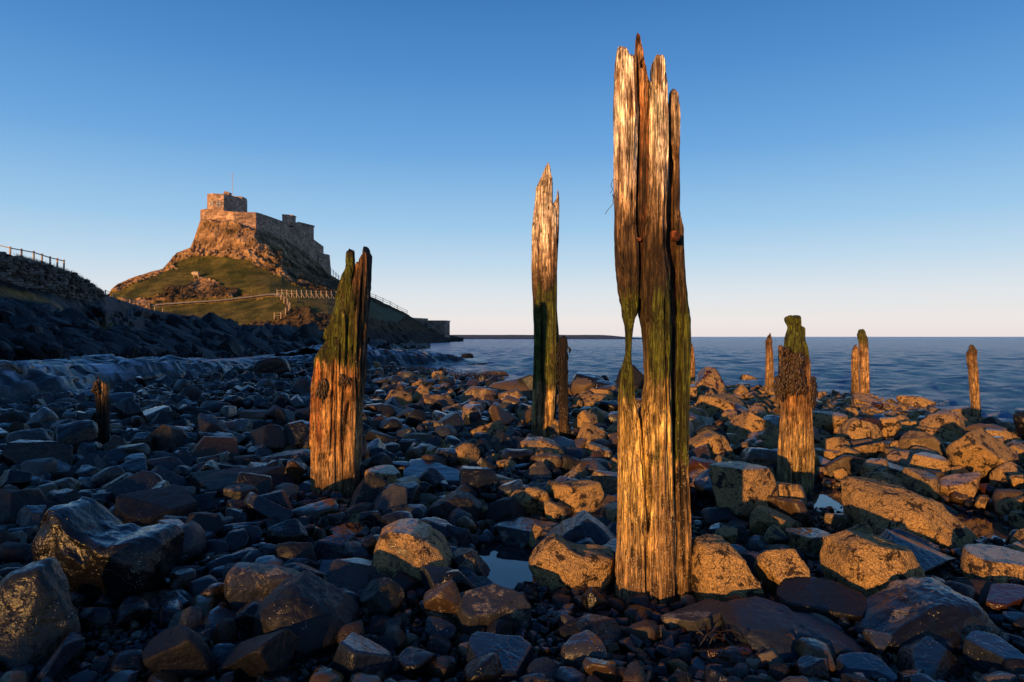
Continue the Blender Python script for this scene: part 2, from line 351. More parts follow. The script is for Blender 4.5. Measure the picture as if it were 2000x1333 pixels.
# ---------------------------------------------------------------- terrain
SEA_Z = -0.30
SHORE = np.array([(-36, 240), (-25, 160), (-15, 112), (-6.4, 71), (-3.8, 54), (-2.4, 33.8), (-0.6, 27.5), (0.8, 25.6), (2.8, 24.4), (5.5, 23.8), (8.1, 23.4),
                  (10.4, 19.6), (9.6, 15.2), (9.3, 13.4), (10.2, 13.2), (12.5, 14.6), (17, 14.5), (30, 11), (70, -10), (70, -160), (-500, -160), (-500, 500), (-60, 500)], float)
def shore_sd(x, y):
    a = SHORE; b = np.roll(SHORE, -1, 0); best = np.full(x.shape, 1e9); ins = np.zeros(x.shape, bool)
    for (ax, ay), (bx, by) in zip(a, b):
        dx, dy = bx - ax, by - ay; t = np.clip(((x - ax) * dx + (y - ay) * dy) / (dx * dx + dy * dy), 0, 1)
        best = np.minimum(best, np.hypot(x - ax - t * dx, y - ay - t * dy))
        c = ((ay > y) != (by > y)); xx = ax + (y - ay) * dx / (dy if dy else 1e-9)
        ins ^= c & (x < xx)
    return np.where(ins, best, -best)
_n = (SHORE[:, 1] < 35) & (SHORE[:, 1] > 0) & (SHORE[:, 0] < 28); SHORE[_n] *= 0.94
POOLS = [(-0.03, 4.25, 0.21, 0.44), (2.80, 5.95, 0.33, 0.5), (3.42, 5.12, 0.34, 0.44), (4.85, 12.6, 0.45, 0.9), (1.45, 5.5, 0.14, 0.2), (2.05, 4.62, 0.12, 0.12)]
POOL_Z = -0.022
def ground(x, y):
    x = np.asarray(x, float); y = np.asarray(y, float)
    sd = shore_sd(x, y)
    g = np.where(sd > 0, -0.32 + 0.32 * sstep(0, 7, sd), -0.32 + np.maximum(sd * 0.1, -2.5))
    nz = np.stack([x, y, 0 * x], -1).reshape(-1, 3)
    near = sstep(60, 20, np.hypot(x, y))
    g = g + (0.035 * fbm(nz * 0.7, 3, 3) + 0.012 * fbm(nz * 5, 2, 9)).reshape(x.shape) * near
    for px_, py_, rx, ry in POOLS:
        q = ((x - px_) / (rx * 1.15)) ** 2 + ((y - py_) / (ry * 1.15)) ** 2
        g = g - 0.13 * np.exp(-q * q)
    return g
def sinh_axis(n, a, lim):
    b = math.asinh(lim / a); return a * np.sinh(np.linspace(-b, b, n))
gx = sinh_axis(520, 0.9, 3000); gy = 4 + sinh_axis(560, 0.9, 3000)
GX, GY = np.meshgrid(gx, gy)
GZ = ground(GX, GY)
gv = np.stack([GX.ravel(), GY.ravel(), GZ.ravel()], 1)
gn = fbm(gv * np.array([1.3, 1.3, 0]), 4, 21)
gcol = cmix((0.007, 0.0065, 0.006), (0.024, 0.020, 0.017), np.clip(0.5 + gn, 0, 1))
tag(link_mesh('ground', gv, grid_faces(len(gy), len(gx)), M_GROUND, attrs={'col': gcol}), 'dark wet gravel of the beach between the stones', 'ground', kind='structure')

# sea
ang = np.radians(np.linspace(-50, 88, 620)); dist = 8.0 * 1.0135 ** np.arange(590)
A_, D_ = np.meshgrid(ang, dist)
sx, sy = np.sin(A_) * D_, np.cos(A_) * D_
wr = np.random.default_rng(3); sz = 0 * sx
for k in range(36):
    lam = 0.4 * 1.06 ** k; th = R(205 + wr.normal(0, 34)); amp = 0.0085 * lam ** 0.7
    fade = sstep(lam * 75, lam * 25, D_)
    sz += fade * amp * np.sin(2 * np.pi / lam * (sx * math.sin(th) + sy * math.cos(th)) + wr.uniform(0, 6.28))
sv = np.stack([sx.ravel(), sy.ravel(), (SEA_Z + sz).ravel()], 1)
ssd = shore_sd(sx, sy).ravel(); tag(link_mesh('sea', sv, grid_faces(len(dist), len(ang))[:, ::-1], M_SEA, attrs={'foam': sstep(-3.2, -0.4, ssd) * sstep(3, 0.5, ssd)}), 'blue rippled sea running out to the horizon', 'sea', kind='structure')

# tide pools
for i, (px_, py_, rx, ry) in enumerate(POOLS):
    th = np.linspace(0, 2 * np.pi, 48, endpoint=False)
    rr = 1.25 + 0.15 * vnoise(np.stack([np.cos(th) * 1.5, np.sin(th) * 1.5, 0 * th + i * 7], 1), 5)
    v = np.concatenate([[[px_, py_, POOL_Z]], np.stack([px_ + rx * rr * np.cos(th), py_ + ry * rr * np.sin(th), 0 * th + POOL_Z], 1)])
    f = np.stack([np.zeros(48, int), 1 + np.arange(48), 1 + (np.arange(48) + 1) % 48], 1)
    tag(link_mesh('water', v, f, M_POOL, loc=(px_, py_, POOL_Z)), ['sky-blue tide pool in front of the tallest post', 'narrow tide pool beside the foot of the seaweed post', 'tide pool among tan rocks beyond the big tan slab',
        'far tide pool behind the cracked tan boulder', 'tiny tide pool just behind the tallest post', 'tiny puddle in front of the barnacled block'][i], 'tide pool', kind='structure')

# unseen rise added behind the camera, crest shaped to place the evening shade
KP = [(-170, 8), (-55, 8.2), (-42, 8), (-30, 4.3), (-15, 1.8), (-9, 1.10), (-4.4, 0.43), (-1.1, 0.19), (-0.3, 0.22), (0.6, 0.30), (2, 0.36), (8, 0.3), (15, 0.1), (30, -4.5)]
U0 = 45.0; TAN = math.tan(R(SUN_EL))
ax_ = np.array([math.cos(R(SUN_AZ - 180)), -math.sin(R(SUN_AZ - 180))]); au_ = np.array([math.sin(R(SUN_AZ - 180)), math.cos(R(SUN_AZ - 180))])
pp = np.linspace(-170, 30, 260); uu = np.linspace(-80, -18, 60)
PPm, UUm = np.meshgrid(pp, uu)
hh_ = np.interp(PPm, [k[0] for k in KP], [k[1] for k in KP]) + TAN * U0
dn = fbm(np.stack([PPm.ravel() * 0.15, UUm.ravel() * 0.15, 0 * PPm.ravel()], 1), 4, 8).reshape(PPm.shape)
crest = np.exp(-((UUm + U0) / 13.0) ** 2)
zz = hh_ * crest + dn * 0.8 * (1 - crest) - 0.4 * (1 - crest)
dv = np.stack([(PPm * ax_[0] + UUm * au_[0]).ravel(), (PPm * ax_[1] + UUm * au_[1]).ravel(), zz.ravel()], 1)
tag(link_mesh('shade_dune', dv, grid_faces(60, 260), M_HILL, attrs={'col': np.tile((0.09, 0.08, 0.035), (len(dv), 1))}), 'unseen rise behind the viewpoint, shaped to shade the near beach', 'shade_dune', kind='structure')

# surfaces laid out as columns of (row, distance) from foot to crest
def column_surface(cols, xs, nv, back, disp):
    keys = sorted(cols); tab = []
    for k in keys:
        c = np.array(cols[k], float)
        zc = CH - (c[:, 0] - HY) / F * c[:, 1]
        s = np.concatenate([[0], np.cumsum(np.hypot(np.diff(c[:, 1]), np.diff(zc) * 2.0))]); s /= s[-1]
        t = np.linspace(0, 1, nv); tab.append(np.stack([np.interp(t, s, c[:, 0]), np.interp(t, s, c[:, 1])], 1))
    tab = np.array(tab); py = np.stack([np.interp(xs, keys, tab[:, j, 0]) for j in range(nv)]); Y = np.stack([np.interp(xs, keys, tab[:, j, 1]) for j in range(nv)])
    px = np.tile(xs, (nv, 1)); V = P(px, py, Y)
    V, keep = disp(V, px, py, Y)
    rows = [V]
    for dy, dz in back:
        q = V[-1].copy(); rx = q[:, 0] / q[:, 1]
        q[:, 1] += dy; q[:, 0] = rx * q[:, 1]; q[:, 2] = np.maximum(q[:, 2] + dz, -0.8); rows.append(q[None])
    return np.concatenate(rows), px, py, Y

HILL = {
 -1500: [(741, 8), (660, 10), (480, 14), (330, 17), (292, 18.6)],
 -600: [(709, 13), (640, 17), (540, 23), (450, 27), (424, 29)],
 -120: [(696, 19), (645, 24), (590, 29), (528, 36), (478, 37.2), (468, 40)],
 0: [(693, 20), (650, 25), (600, 31), (547, 37.5), (503, 38.8), (495, 41)],
 100: [(694, 21), (650, 28), (610, 35), (570, 41), (528, 42.8), (519, 46)],
 170: [(695, 23), (660, 32), (625, 42), (585, 49), (558, 50.5), (553, 54)],
 205: [(695, 24), (660, 34), (625, 44), (596, 52), (580, 54), (577, 57)],
 300: [(696, 29), (665, 43), (637, 58), (614, 70), (607, 78)],
 400: [(696, 34), (670, 52), (647, 70), (630, 84), (622, 92)],
 440: [(696, 38), (672, 56), (650, 74), (638, 88), (632, 95)],
 500: [(694, 45), (675, 62), (658, 82), (642, 98)],
 560: [(692, 52), (675, 68), (658, 88), (640, 101)],
 600: [(690, 58), (675, 75), (662, 95), (648, 105)],
 680: [(685, 65), (675, 80), (666, 102)],
 760: [(680, 75), (675, 95), (671, 118)],
 840: [(676, 100), (673, 118), (671, 150)]}
for k_ in HILL:
    f0 = HILL[k_][0]; HILL[k_] = [(f0[0] + 22, f0[1] * 0.95)] + HILL[k_]
def hill_disp(V, px, py, Y):
    sh = V.shape; q = V.reshape(-1, 3)
    # slabs dipping to the sea, split by crevices
    x_, y_ = px.ravel(), py.ravel(); w2 = np.stack([x_ / 60, y_ / 40, 0 * x_], 1)
    x2 = x_ + 26 * fbm(w2, 3, 31); y2 = y_ + 12 * fbm(w2 + 7, 3, 32); ca, sa = math.cos(R(36)), math.sin(R(36))
    a_ = x2 * ca + y2 * sa; b_ = -x2 * sa + y2 * ca; z0 = 0 * x_
    d1, d2, cv = cells(np.stack([a_ / 62, b_ / 20, z0 + 0.5], 1), 77); e1, e2, ev = cells(np.stack([a_ / 26, b_ / 8.5, z0 + 0.5], 1), 87)
    n = ridged(np.stack([a_ / 70, b_ / 9, z0], 1), 4, 36) - 0.6
    rockw = sstep(585, 645, y_ + 18 * fbm(q * 0.2, 2, 6)) * 0.88 + 0.12
    v = np.linspace(0, 1, sh[0])[:, None].repeat(sh[1], 1).ravel(); edge = sstep(1.0, 0.93, v)
    amp = (0.9 * (cv - 0.5) + 0.45 * (ev - 0.5) - 0.35 * np.exp(-(d2 - d1) * 16) - 0.2 * np.exp(-(e2 - e1) * 16) + 1.7 * n + 0.8 * (ridged(np.stack([a_ / 30, b_ / 3.2, z0], 1), 3, 39) - 0.6)) * rockw * edge * np.clip(Y.ravel() / 50, 0.4, 1.1)
    hill_disp.cv = 0.6 * cv + 0.4 * ev
    nr = np.array([0.45, -0.6, 0.65]); q = q + amp[:, None] * nr
    q[:, 2] += 0.18 * fbm(q * 0.5, 4, 66) * np.clip(edge + 0.5, 0, 1)
    return q.reshape(sh), None
hxs = np.concatenate([np.linspace(-1500, -40, 120), np.linspace(-36, 840, 440)])
hV, hpx, hpy, hY = column_surface(HILL, hxs, 150, [(4, -0.3), (14, -1.6), (30, -2.4)], hill_disp)
nr_, nc_ = hV.shape[:2]; hq = hV.reshape(-1, 3)
hy2 = np.concatenate([hpy, np.tile(hpy[-1], (3, 1))]).ravel(); hx2 = np.tile(hxs, (nr_, 1)).ravel()
jit = 14 * fbm(hq * 0.25, 3, 12)
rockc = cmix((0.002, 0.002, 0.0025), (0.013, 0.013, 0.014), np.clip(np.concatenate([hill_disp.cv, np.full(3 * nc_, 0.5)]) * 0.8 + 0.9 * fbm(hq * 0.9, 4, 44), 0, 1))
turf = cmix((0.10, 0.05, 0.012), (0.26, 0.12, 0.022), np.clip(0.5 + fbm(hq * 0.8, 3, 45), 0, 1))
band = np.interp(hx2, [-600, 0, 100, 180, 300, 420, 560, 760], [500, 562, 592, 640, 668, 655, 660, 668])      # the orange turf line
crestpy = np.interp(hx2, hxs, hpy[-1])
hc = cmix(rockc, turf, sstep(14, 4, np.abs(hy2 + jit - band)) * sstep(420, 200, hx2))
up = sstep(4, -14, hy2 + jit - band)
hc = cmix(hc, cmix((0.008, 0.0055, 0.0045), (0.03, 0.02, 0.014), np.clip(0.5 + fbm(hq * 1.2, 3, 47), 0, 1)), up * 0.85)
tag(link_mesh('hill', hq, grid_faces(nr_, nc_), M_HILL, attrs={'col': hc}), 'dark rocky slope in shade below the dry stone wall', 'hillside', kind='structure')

MOUND = {
 150: [(650, 98), (615, 112), (600, 122), (596, 126)],
 205: [(645, 100), (605, 115), (588, 124), (583, 127)],
 228: [(645, 100), (600, 116), (578, 125), (560, 130), (556, 131)],
 262: [(645, 100), (605, 113), (580, 122), (552, 130), (541, 134)],
 318: [(645, 99), (610, 112), (582, 120), (560, 126), (534, 136), (525, 138)],
 345: [(645, 99), (610, 112), (582, 120), (558, 126), (530, 136), (506, 143), (494, 145)],
 372: [(645, 98), (610, 112), (582, 120), (555, 128), (515, 140), (494, 144), (484, 146)],
 381: [(645, 98), (610, 112), (582, 120), (552, 129), (511, 140.5), (490, 145), (462, 148)],
 391: [(645, 98), (610, 112), (580, 120), (550, 130), (509, 141), (488, 145), (455, 147.6), (430, 149.5)],
 400: [(645, 98), (610, 112), (580, 120), (550, 130), (508, 141), (488, 145), (455, 147.2), (432, 148.6), (427, 150)],
 456: [(645, 98), (610, 110), (580, 119), (550, 130), (505, 141), (485, 144.5), (455, 146.4), (438, 147.6), (430, 150)],
 500: [(645, 98), (610, 108), (580, 118), (560, 124), (532, 135), (508, 141), (475, 146), (453, 149), (446, 151.5)],
 526: [(645, 97), (612, 106), (585, 115), (565, 121), (542, 132), (512, 142), (480, 149), (462, 153), (455, 156)],
 550: [(645, 95), (615, 104), (590, 112), (575, 118), (550, 130), (518, 143), (490, 152), (470, 158), (463, 163)],
 580: [(645, 94), (612, 103), (590, 110), (570, 120), (545, 140), (515, 155), (490, 170), (482, 176)],
 605: [(645, 92), (610, 103), (592, 110), (568, 125), (540, 150), (515, 170), (503, 183), (498, 190)],
 640: [(645, 92), (610, 104), (592, 111), (568, 130), (550, 165), (538, 194), (534, 203)],
 660: [(648, 92), (610, 106), (592, 113), (570, 140), (552, 185), (546, 205)],
 720: [(672, 100), (650, 108), (620, 118), (600, 132), (587, 165), (579, 200)],
 795: [(673, 130), (660, 140), (640, 158), (622, 190), (614, 215)],
 835: [(671, 170), (657, 180), (647, 210), (642, 225)],
 862: [(669, 195), (662, 212), (655, 228), (653, 236)],
 905: [(667, 240), (662, 262), (661, 270)]}
def inpoly(px, py, poly):
    ins = np.zeros(px.shape, bool); a = np.array(poly, float); b = np.roll(a, -1, 0)
    for (ax, ay), (bx, by) in zip(a, b):
        c = (ay > py) != (by > py); ins ^= c & (px < ax + (py - ay) * (bx - ax) / ((by - ay) or 1e-9))
    return ins
G1 = [(205, 578), (238, 566), (262, 552), (300, 538), (345, 528), (335, 520), (352, 508), (385, 502), (440, 501), (478, 508), (520, 528), (560, 548), (600, 566), (640, 574), (640, 590), (560, 588), (545, 575), (470, 572), (440, 558), (395, 545), (340, 560), (300, 578), (250, 584)]
G2 = [(300, 600), (440, 592), (530, 580), (560, 596), (556, 618), (520, 630), (400, 634), (300, 640)]
G3 = [(560, 582), (660, 580), (720, 585), (795, 617), (780, 632), (700, 620), (640, 615), (600, 604), (572, 600)]
for k_ in MOUND:                      # the foot runs on below the hill in front
    if k_ <= 660: MOUND[k_] = [(690, 84)] + MOUND[k_]
def mound_disp(V, px, py, Y):
    sh = V.shape; q = V.reshape(-1, 3); x_, y_ = px.ravel(), py.ravel()
    j = np.stack([q[:, 0] * 0.35, q[:, 1] * 0.35, q[:, 2] * 0.35], 1)
    jx = x_ + 9 * fbm(j, 3, 5); jy = y_ + 6 * fbm(j, 3, 15)
    gr = (inpoly(jx, jy, G1) | inpoly(jx, jy, G2) | inpoly(jx, jy, G3)).astype(float)
    pd = np.abs(y_ - np.interp(x_, [300, 330, 380, 430, 470, 505, 530, 548], [598, 596, 592.5, 589, 584.5, 580, 577, 578])); gr = np.where((pd < 5) & (x_ > 295) & (x_ < 552), 1.0, gr)
    mound_disp.grass = gr; mound_disp.path = sstep(2.6, 1.4, pd) * (x_ > 298) * (x_ < 550)
    scree = sstep(478, 492, y_) * sstep(560, 540, y_) * (1 - gr)
    d1, d2, cv = cells(q * np.array([0.62, 0.62, 0.85]), 3); e1, e2, ev = cells(q * np.array([1.5, 1.5, 1.9]), 13)
    cl = ridged(np.stack([q[:, 0] * 0.5 - q[:, 2] * 0.12, q[:, 1] * 0.3, q[:, 2] * 0.12], 1), 5, 23) - 0.6
    v = np.linspace(0, 1, sh[0])[:, None].repeat(sh[1], 1).ravel(); edge = sstep(1.0, 0.96, v) * 0.8 + 0.2
    up_ = 0.25 + 0.75 * scree
    amp = (1 - gr) * (((cv - 0.45) * 1.0 + (ev - 0.45) * 0.7 + 0.3 * np.minimum(d2 - d1, 0.5)) * up_ + 2.4 * cl * (1 - scree)) * edge + gr * 0.12 * fbm(q * 0.6, 3, 7)
    nr = np.array([0.2, -0.75, 0.5]); q = q + amp[:, None] * nr
    mound_disp.cv = 0.5 * cv + 0.5 * ev
    return q.reshape(sh), None
mxs = np.concatenate([np.linspace(150, 700, 520), np.linspace(702, 905, 90)])
mV, mpx, mpy, mY = column_surface(MOUND, mxs, 300, [(6, -1.0), (25, -5), (60, -9)], mound_disp)
nr_, nc_ = mV.shape[:2]; mq = mV.reshape(-1, 3); ex = 3 * nc_
gr = np.concatenate([mound_disp.grass, np.ones(ex)]); cvv = np.concatenate([mound_disp.cv, np.full(ex, 0.5)])
my2 = np.concatenate([mpy, np.tile(mpy[-1], (3, 1))]).ravel(); mx2 = np.tile(mxs, (nr_, 1)).ravel()
rk = cmix((0.11, 0.066, 0.034), (0.38, 0.235, 0.125), np.clip(cvv * 1.1 + 0.35 * fbm(mq * 0.5, 4, 71), 0, 1))
veg = np.clip(1.6 * fbm(mq * 0.28 + 4, 4, 91) + 0.75 * sstep(480, 600, mx2) + 1.1 * sstep(548, 562, my2) * sstep(270, 310, mx2), 0, 1)
rk = cmix(rk, cmix((0.018, 0.015, 0.008), (0.075, 0.05, 0.024), np.clip(0.5 + fbm(mq * 2, 2, 14), 0, 1)), np.clip(veg, 0, 1) * 0.93)
gs = cmix((0.040, 0.044, 0.007), (0.12, 0.095, 0.02), np.clip(0.5 + 1.2 * fbm(mq * 0.35, 4, 55), 0, 1))
gs = cmix(gs, (0.07, 0.065, 0.03), sstep(600, 700, mx2))
mc = cmix(rk, gs, gr)
mc = cmix(mc, (0.30, 0.23, 0.14), np.concatenate([mound_disp.path, np.zeros(ex)]) * 0.9)
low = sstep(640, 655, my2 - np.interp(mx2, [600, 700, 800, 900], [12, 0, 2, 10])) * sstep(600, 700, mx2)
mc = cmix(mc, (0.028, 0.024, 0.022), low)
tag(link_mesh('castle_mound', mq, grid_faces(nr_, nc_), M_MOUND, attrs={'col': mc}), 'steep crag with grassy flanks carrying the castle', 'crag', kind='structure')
def mound_at(px, py):                 # the point of the mound seen at a photo pixel
    j = int(np.argmin(np.abs(mxs - px))); i = int(np.argmin(np.abs(mpy[:, j] - py))); return mV[i, j]
def hill_at(px, py):
    j = int(np.argmin(np.abs(hxs - px))); i = int(np.argmin(np.abs(hpy[:, j] - py))); return hV[i, j]

# rock shelves along the beach
def shelf(name, pts, hs, side, prof, ns, nt, label, streak=0.14, seed=0):
    pts = np.array(pts, float); s = np.concatenate([[0], np.cumsum(np.hypot(*np.diff(pts, axis=0).T))])
    S = np.linspace(0, s[-1], ns); X0 = np.interp(S, s, pts[:, 0]); Y0 = np.interp(S, s, pts[:, 1]); H = np.interp(S, s, hs)
    k = max(3, ns // 25); ker = np.ones(k) / k
    pad = lambda a: np.convolve(np.pad(a, k // 2, mode='edge'), ker, 'valid')[:ns]
    X0, Y0, H = pad(X0), pad(Y0), pad(H)
    tx, ty = np.gradient(X0), np.gradient(Y0); q = np.hypot(tx, ty); nx, ny = -ty / q * side, tx / q * side
    pt = np.array(prof, float); T = np.interp(np.linspace(0, 1, nt), np.linspace(0, 1, len(pt)), pt[:, 0]); Zf = np.interp(T, pt[:, 0], pt[:, 1])
    Sg, Tg = np.meshgrid(S, T); sh = Sg.shape
    c2 = np.stack([Sg.ravel(), Tg.ravel(), 0 * Sg.ravel()], 1)
    lobe = 0.75 * fbm(np.stack([S * 0.55, 0 * S, 0 * S], 1), 3, 40 + seed)
    off = Tg + lobe[None, :] * sstep(6, 0.5, Tg)
    fall = ridged(c2 * np.array([2.6, 0.35, 1]) + 5, 4, 50 + seed).reshape(sh) - 0.6
    big = fbm(c2 * np.array([0.45, 0.5, 1]), 3, 60 + seed).reshape(sh)
    stp = np.sin((Zf[:, None] * 9 + 2.5 * big) * 2) * 0.05
    Z = Zf[:, None] * H[None, :] * (1 + 0.25 * big) + (fall * streak * 1.4 + stp + 0.10 * big) * sstep(-0.2, 0.3, Tg) * np.minimum(H[None, :] + 0.15, 1)
    bl1, bl2, bcv = cells(c2 * np.array([0.9, 1.1, 1]) + np.array([0, 0, 3.3]), 90 + seed)
    blk = ((bcv - 0.5) * 0.14 - 0.12 * np.exp(-(bl2 - bl1) * 14)).reshape(sh); Z = Z + blk * sstep(0.1, 0.8, Tg) * np.minimum(H[None, :], 1)
    off = off - fall * streak * 1.5 * sstep(3, 0.3, Tg) - blk * 0.8
    V = np.stack([X0[None] + nx[None] * off, Y0[None] + ny[None] * off, Z - 0.05], -1).reshape(-1, 3)
    n = fbm(c2 * np.array([2.0, 0.6, 1]), 4, 70 + seed)
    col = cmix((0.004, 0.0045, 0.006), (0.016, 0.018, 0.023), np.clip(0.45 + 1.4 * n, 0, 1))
    sheen = ridged(c2 * np.array([3.4, 0.42, 1]) + np.stack([0.8 * fbm(c2 * 0.6, 2, 5), 0 * c2[:, 0], 0 * c2[:, 0]], 1), 4, 80 + seed)
    col = cmix(col, (0.22, 0.28, 0.36), sstep(0.70, 0.82, sheen) * sstep(0.1, 0.7, c2[:, 1]) * 0.85)  # blue sky sheen of the wet rock painted into its colour as streaks
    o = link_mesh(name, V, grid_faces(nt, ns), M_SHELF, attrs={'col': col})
    return tag(o, label, 'rock shelf', kind='structure')
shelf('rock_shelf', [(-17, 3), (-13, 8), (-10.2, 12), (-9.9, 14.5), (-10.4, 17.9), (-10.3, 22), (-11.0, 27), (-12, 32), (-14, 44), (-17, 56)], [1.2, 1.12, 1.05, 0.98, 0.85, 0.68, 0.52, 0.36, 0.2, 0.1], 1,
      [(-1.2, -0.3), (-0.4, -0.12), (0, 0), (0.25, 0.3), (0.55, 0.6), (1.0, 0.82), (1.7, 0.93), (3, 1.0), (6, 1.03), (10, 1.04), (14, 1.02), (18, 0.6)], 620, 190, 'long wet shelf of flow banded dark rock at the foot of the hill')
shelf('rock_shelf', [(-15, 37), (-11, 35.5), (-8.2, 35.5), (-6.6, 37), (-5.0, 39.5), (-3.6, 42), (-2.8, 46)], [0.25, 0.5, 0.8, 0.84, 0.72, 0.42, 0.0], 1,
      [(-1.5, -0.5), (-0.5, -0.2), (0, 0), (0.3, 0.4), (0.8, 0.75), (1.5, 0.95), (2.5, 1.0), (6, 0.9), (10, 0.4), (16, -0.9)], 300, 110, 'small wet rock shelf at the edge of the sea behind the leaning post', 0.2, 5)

# low spit of land across the bay
xs_ = np.linspace(-70, 100, 240); prof = [(0, -0.6), (4, 0.1), (20, 1.2), (34, 2.75), (44, 2.6), (90, -1)]
tt = np.linspace(0, 90, 26); zt = np.interp(tt, [p[0] for p in prof], [p[1] for p in prof])
Xg, Tg = np.meshgrid(xs_, tt); tap = sstep(96, 60, Xg) * 0.85 + 0.15
Zg = np.where(zt[:, None] > 0, zt[:, None] * (tap + 0.05 * fbm(np.stack([Xg.ravel() * 0.15, Tg.ravel() * 0.1, 0 * Xg.ravel()], 1), 3, 4).reshape(Xg.shape)), zt[:, None])
Yg = 455 + Tg + 0.00 * Xg
vv = np.stack([Xg.ravel(), Yg.ravel(), Zg.ravel()], 1)
tag(link_mesh('spit', vv, grid_faces(26, 240), M_HILL, attrs={'col': cmix((0.055, 0.042, 0.035), (0.09, 0.068, 0.055), sstep(0.2, 1.8, vv[:, 2]))}), 'low dark spit of land along the horizon beyond the kiln', 'spit', kind='structure')

# ---------------------------------------------------------------- castle and kiln
def prism(name, foot, zb, zt, mat, parent, cap=True):
    """foot: plan points (x, y); zb, zt: bottom and top height per point (or one number)."""
    n = len(foot); zb = np.broadcast_to(np.asarray(zb, float), (n,)); zt = np.broadcast_to(np.asarray(zt, float), (n,))
    f = np.array(foot, float)
    V = np.concatenate([np.column_stack([f, zb]), np.column_stack([f, zt])])
    q = np.array([[i, (i + 1) % n, n + (i + 1) % n, n + i] for i in range(n)])
    fs = [q, np.arange(n, 2 * n)[None, :]]
    return link_mesh(name, V, fs, mat, parent, smooth=False)
YS = 2.4
def pl(px, Y): return ((px - CX) / F * (Y + YS), Y + YS)
def zz_(py, Y): return CH - (py - HY) / F * (Y + YS)
cb = pl(470, 155)
castle = empty('castle', (cb[0], cb[1], zz_(440, 150)), 'sandstone castle with bastion walls crowning the sunlit crag', 'castle')
# lower bastion wall: front vertices with top/bottom rows, then a back side
BW = [(391, 153, 411, 452), (393.5, 149.5, 409.5, 452), (402, 147.6, 408, 452), (456, 146.6, 414, 455), (500, 148.6, 415, 462), (508, 150.8, 417, 466), (526, 154, 423, 474), (545, 159.5, 430, 482), (556, 164, 435, 490), (568, 169, 438, 496), (590, 177, 442, 520)]
f = [pl(p[0], p[1]) for p in BW]; zt = [zz_(p[2], p[1]) for p in BW]; zb = [zz_(p[3], p[1]) for p in BW]
bk = [(-58, 194), (-66, 176), (-70, 162)]
prism('bastion_wall', f + bk, zb + [10, 10, 12], zt + [zt[-1], zt[4], zt[1]], M_CASTLE, castle)
# parapet lip of the bastion
for a, b in zip(BW[:7], BW[1:8]):
    pass
kp = [(404.5, 151.5), (408, 149.6), (417, 148.6), (437, 149.4), (450, 152.5), (465, 156.0), (483, 161), (470, 166), (425, 163), (405, 157)]
tp = [379, 378.6, 378, 380, 384, 387, 410 - 8 - 5, 392, 382, 380]
f = [pl(*k) for k in kp]
prism('keep', f, [zz_(416, k[1]) for k in kp], [zz_(t, k[1]) for t, k in zip([379.5, 379, 378, 379.5, 382, 386, 392, 390, 382, 380], kp)], M_CASTLE, castle)
def block(name, x0, x1, yt, yb, Y, dY, parent, mat=M_CASTLE, skew=0.0):
    x0w, x1w = pl(x0, Y)[0], pl(x1, Y)[0]
    y0 = Y + YS
    return prism(name, [(x0w, y0), (x1w, y0 + skew), (x1w + 0.15, y0 + dY), (x0w + 0.1, y0 + dY)], zz_(yb, Y), zz_(yt, Y), mat, parent)
ch = block('chimney', 436.5, 446.5, 375.5, 384, 154.5, 1.4, castle, skew=0.4)
prism('chimney_cap', [pl(437.6, 154.8), pl(445.4, 155.0), pl(445.4, 155.7), pl(437.6, 155.7)], zz_(375.8, 154.8), zz_(373.9, 154.8), M_CASTLE, castle)
block('turret', 449, 469.5, 382.5, 391, 159, 3.5, castle, skew=1.2)
block('turret', 551, 569, 420, 440, 166.5, 3, castle, skew=1.0)
block('chimney_cap', 550.4, 569.6, 418.8, 420.3, 166.3, 3.4, castle, skew=1.0)
T2 = [(568, 172, 435, 520), (581, 173, 435, 530), (583, 175.5, 433.5, 530), (612, 187, 440.5, 545), (613, 196, 442, 545), (575, 196, 436, 520)]
prism('upper_tower', [pl(p[0], p[1]) for p in T2], [zz_(p[3], p[1]) for p in T2], [zz_(p[2], p[1]) for p in T2], M_CASTLE, castle)
for k, (a, b) in enumerate([(586, 591), (595, 600), (604, 611)]):
    Yk = 177 + k * 4; block('merlon', a, b, 434.5 + k * 2.6, 443, Yk, 1.2, castle, skew=1.5)
T3 = [(609, 188, 465, 545), (631.5, 196, 482, 548), (632, 204, 482, 548), (606, 205, 466, 545)]
prism('stepped_wall', [pl(p[0], p[1]) for p in T3], [zz_(p[3], p[1]) for p in T3], [zz_(p[2], p[1]) for p in T3], M_CASTLE, castle)
T4 = [(622, 192, 493.5, 550), (643, 198, 498, 552), (647.5, 203, 540, 552), (644, 207, 499, 552), (622, 207, 494, 550)]
prism('stepped_wall', [pl(p[0], p[1]) for p in T4], [zz_(p[3], p[1]) for p in T4], [zz_(p[2], p[1]) for p in T4], M_CASTLE, castle)
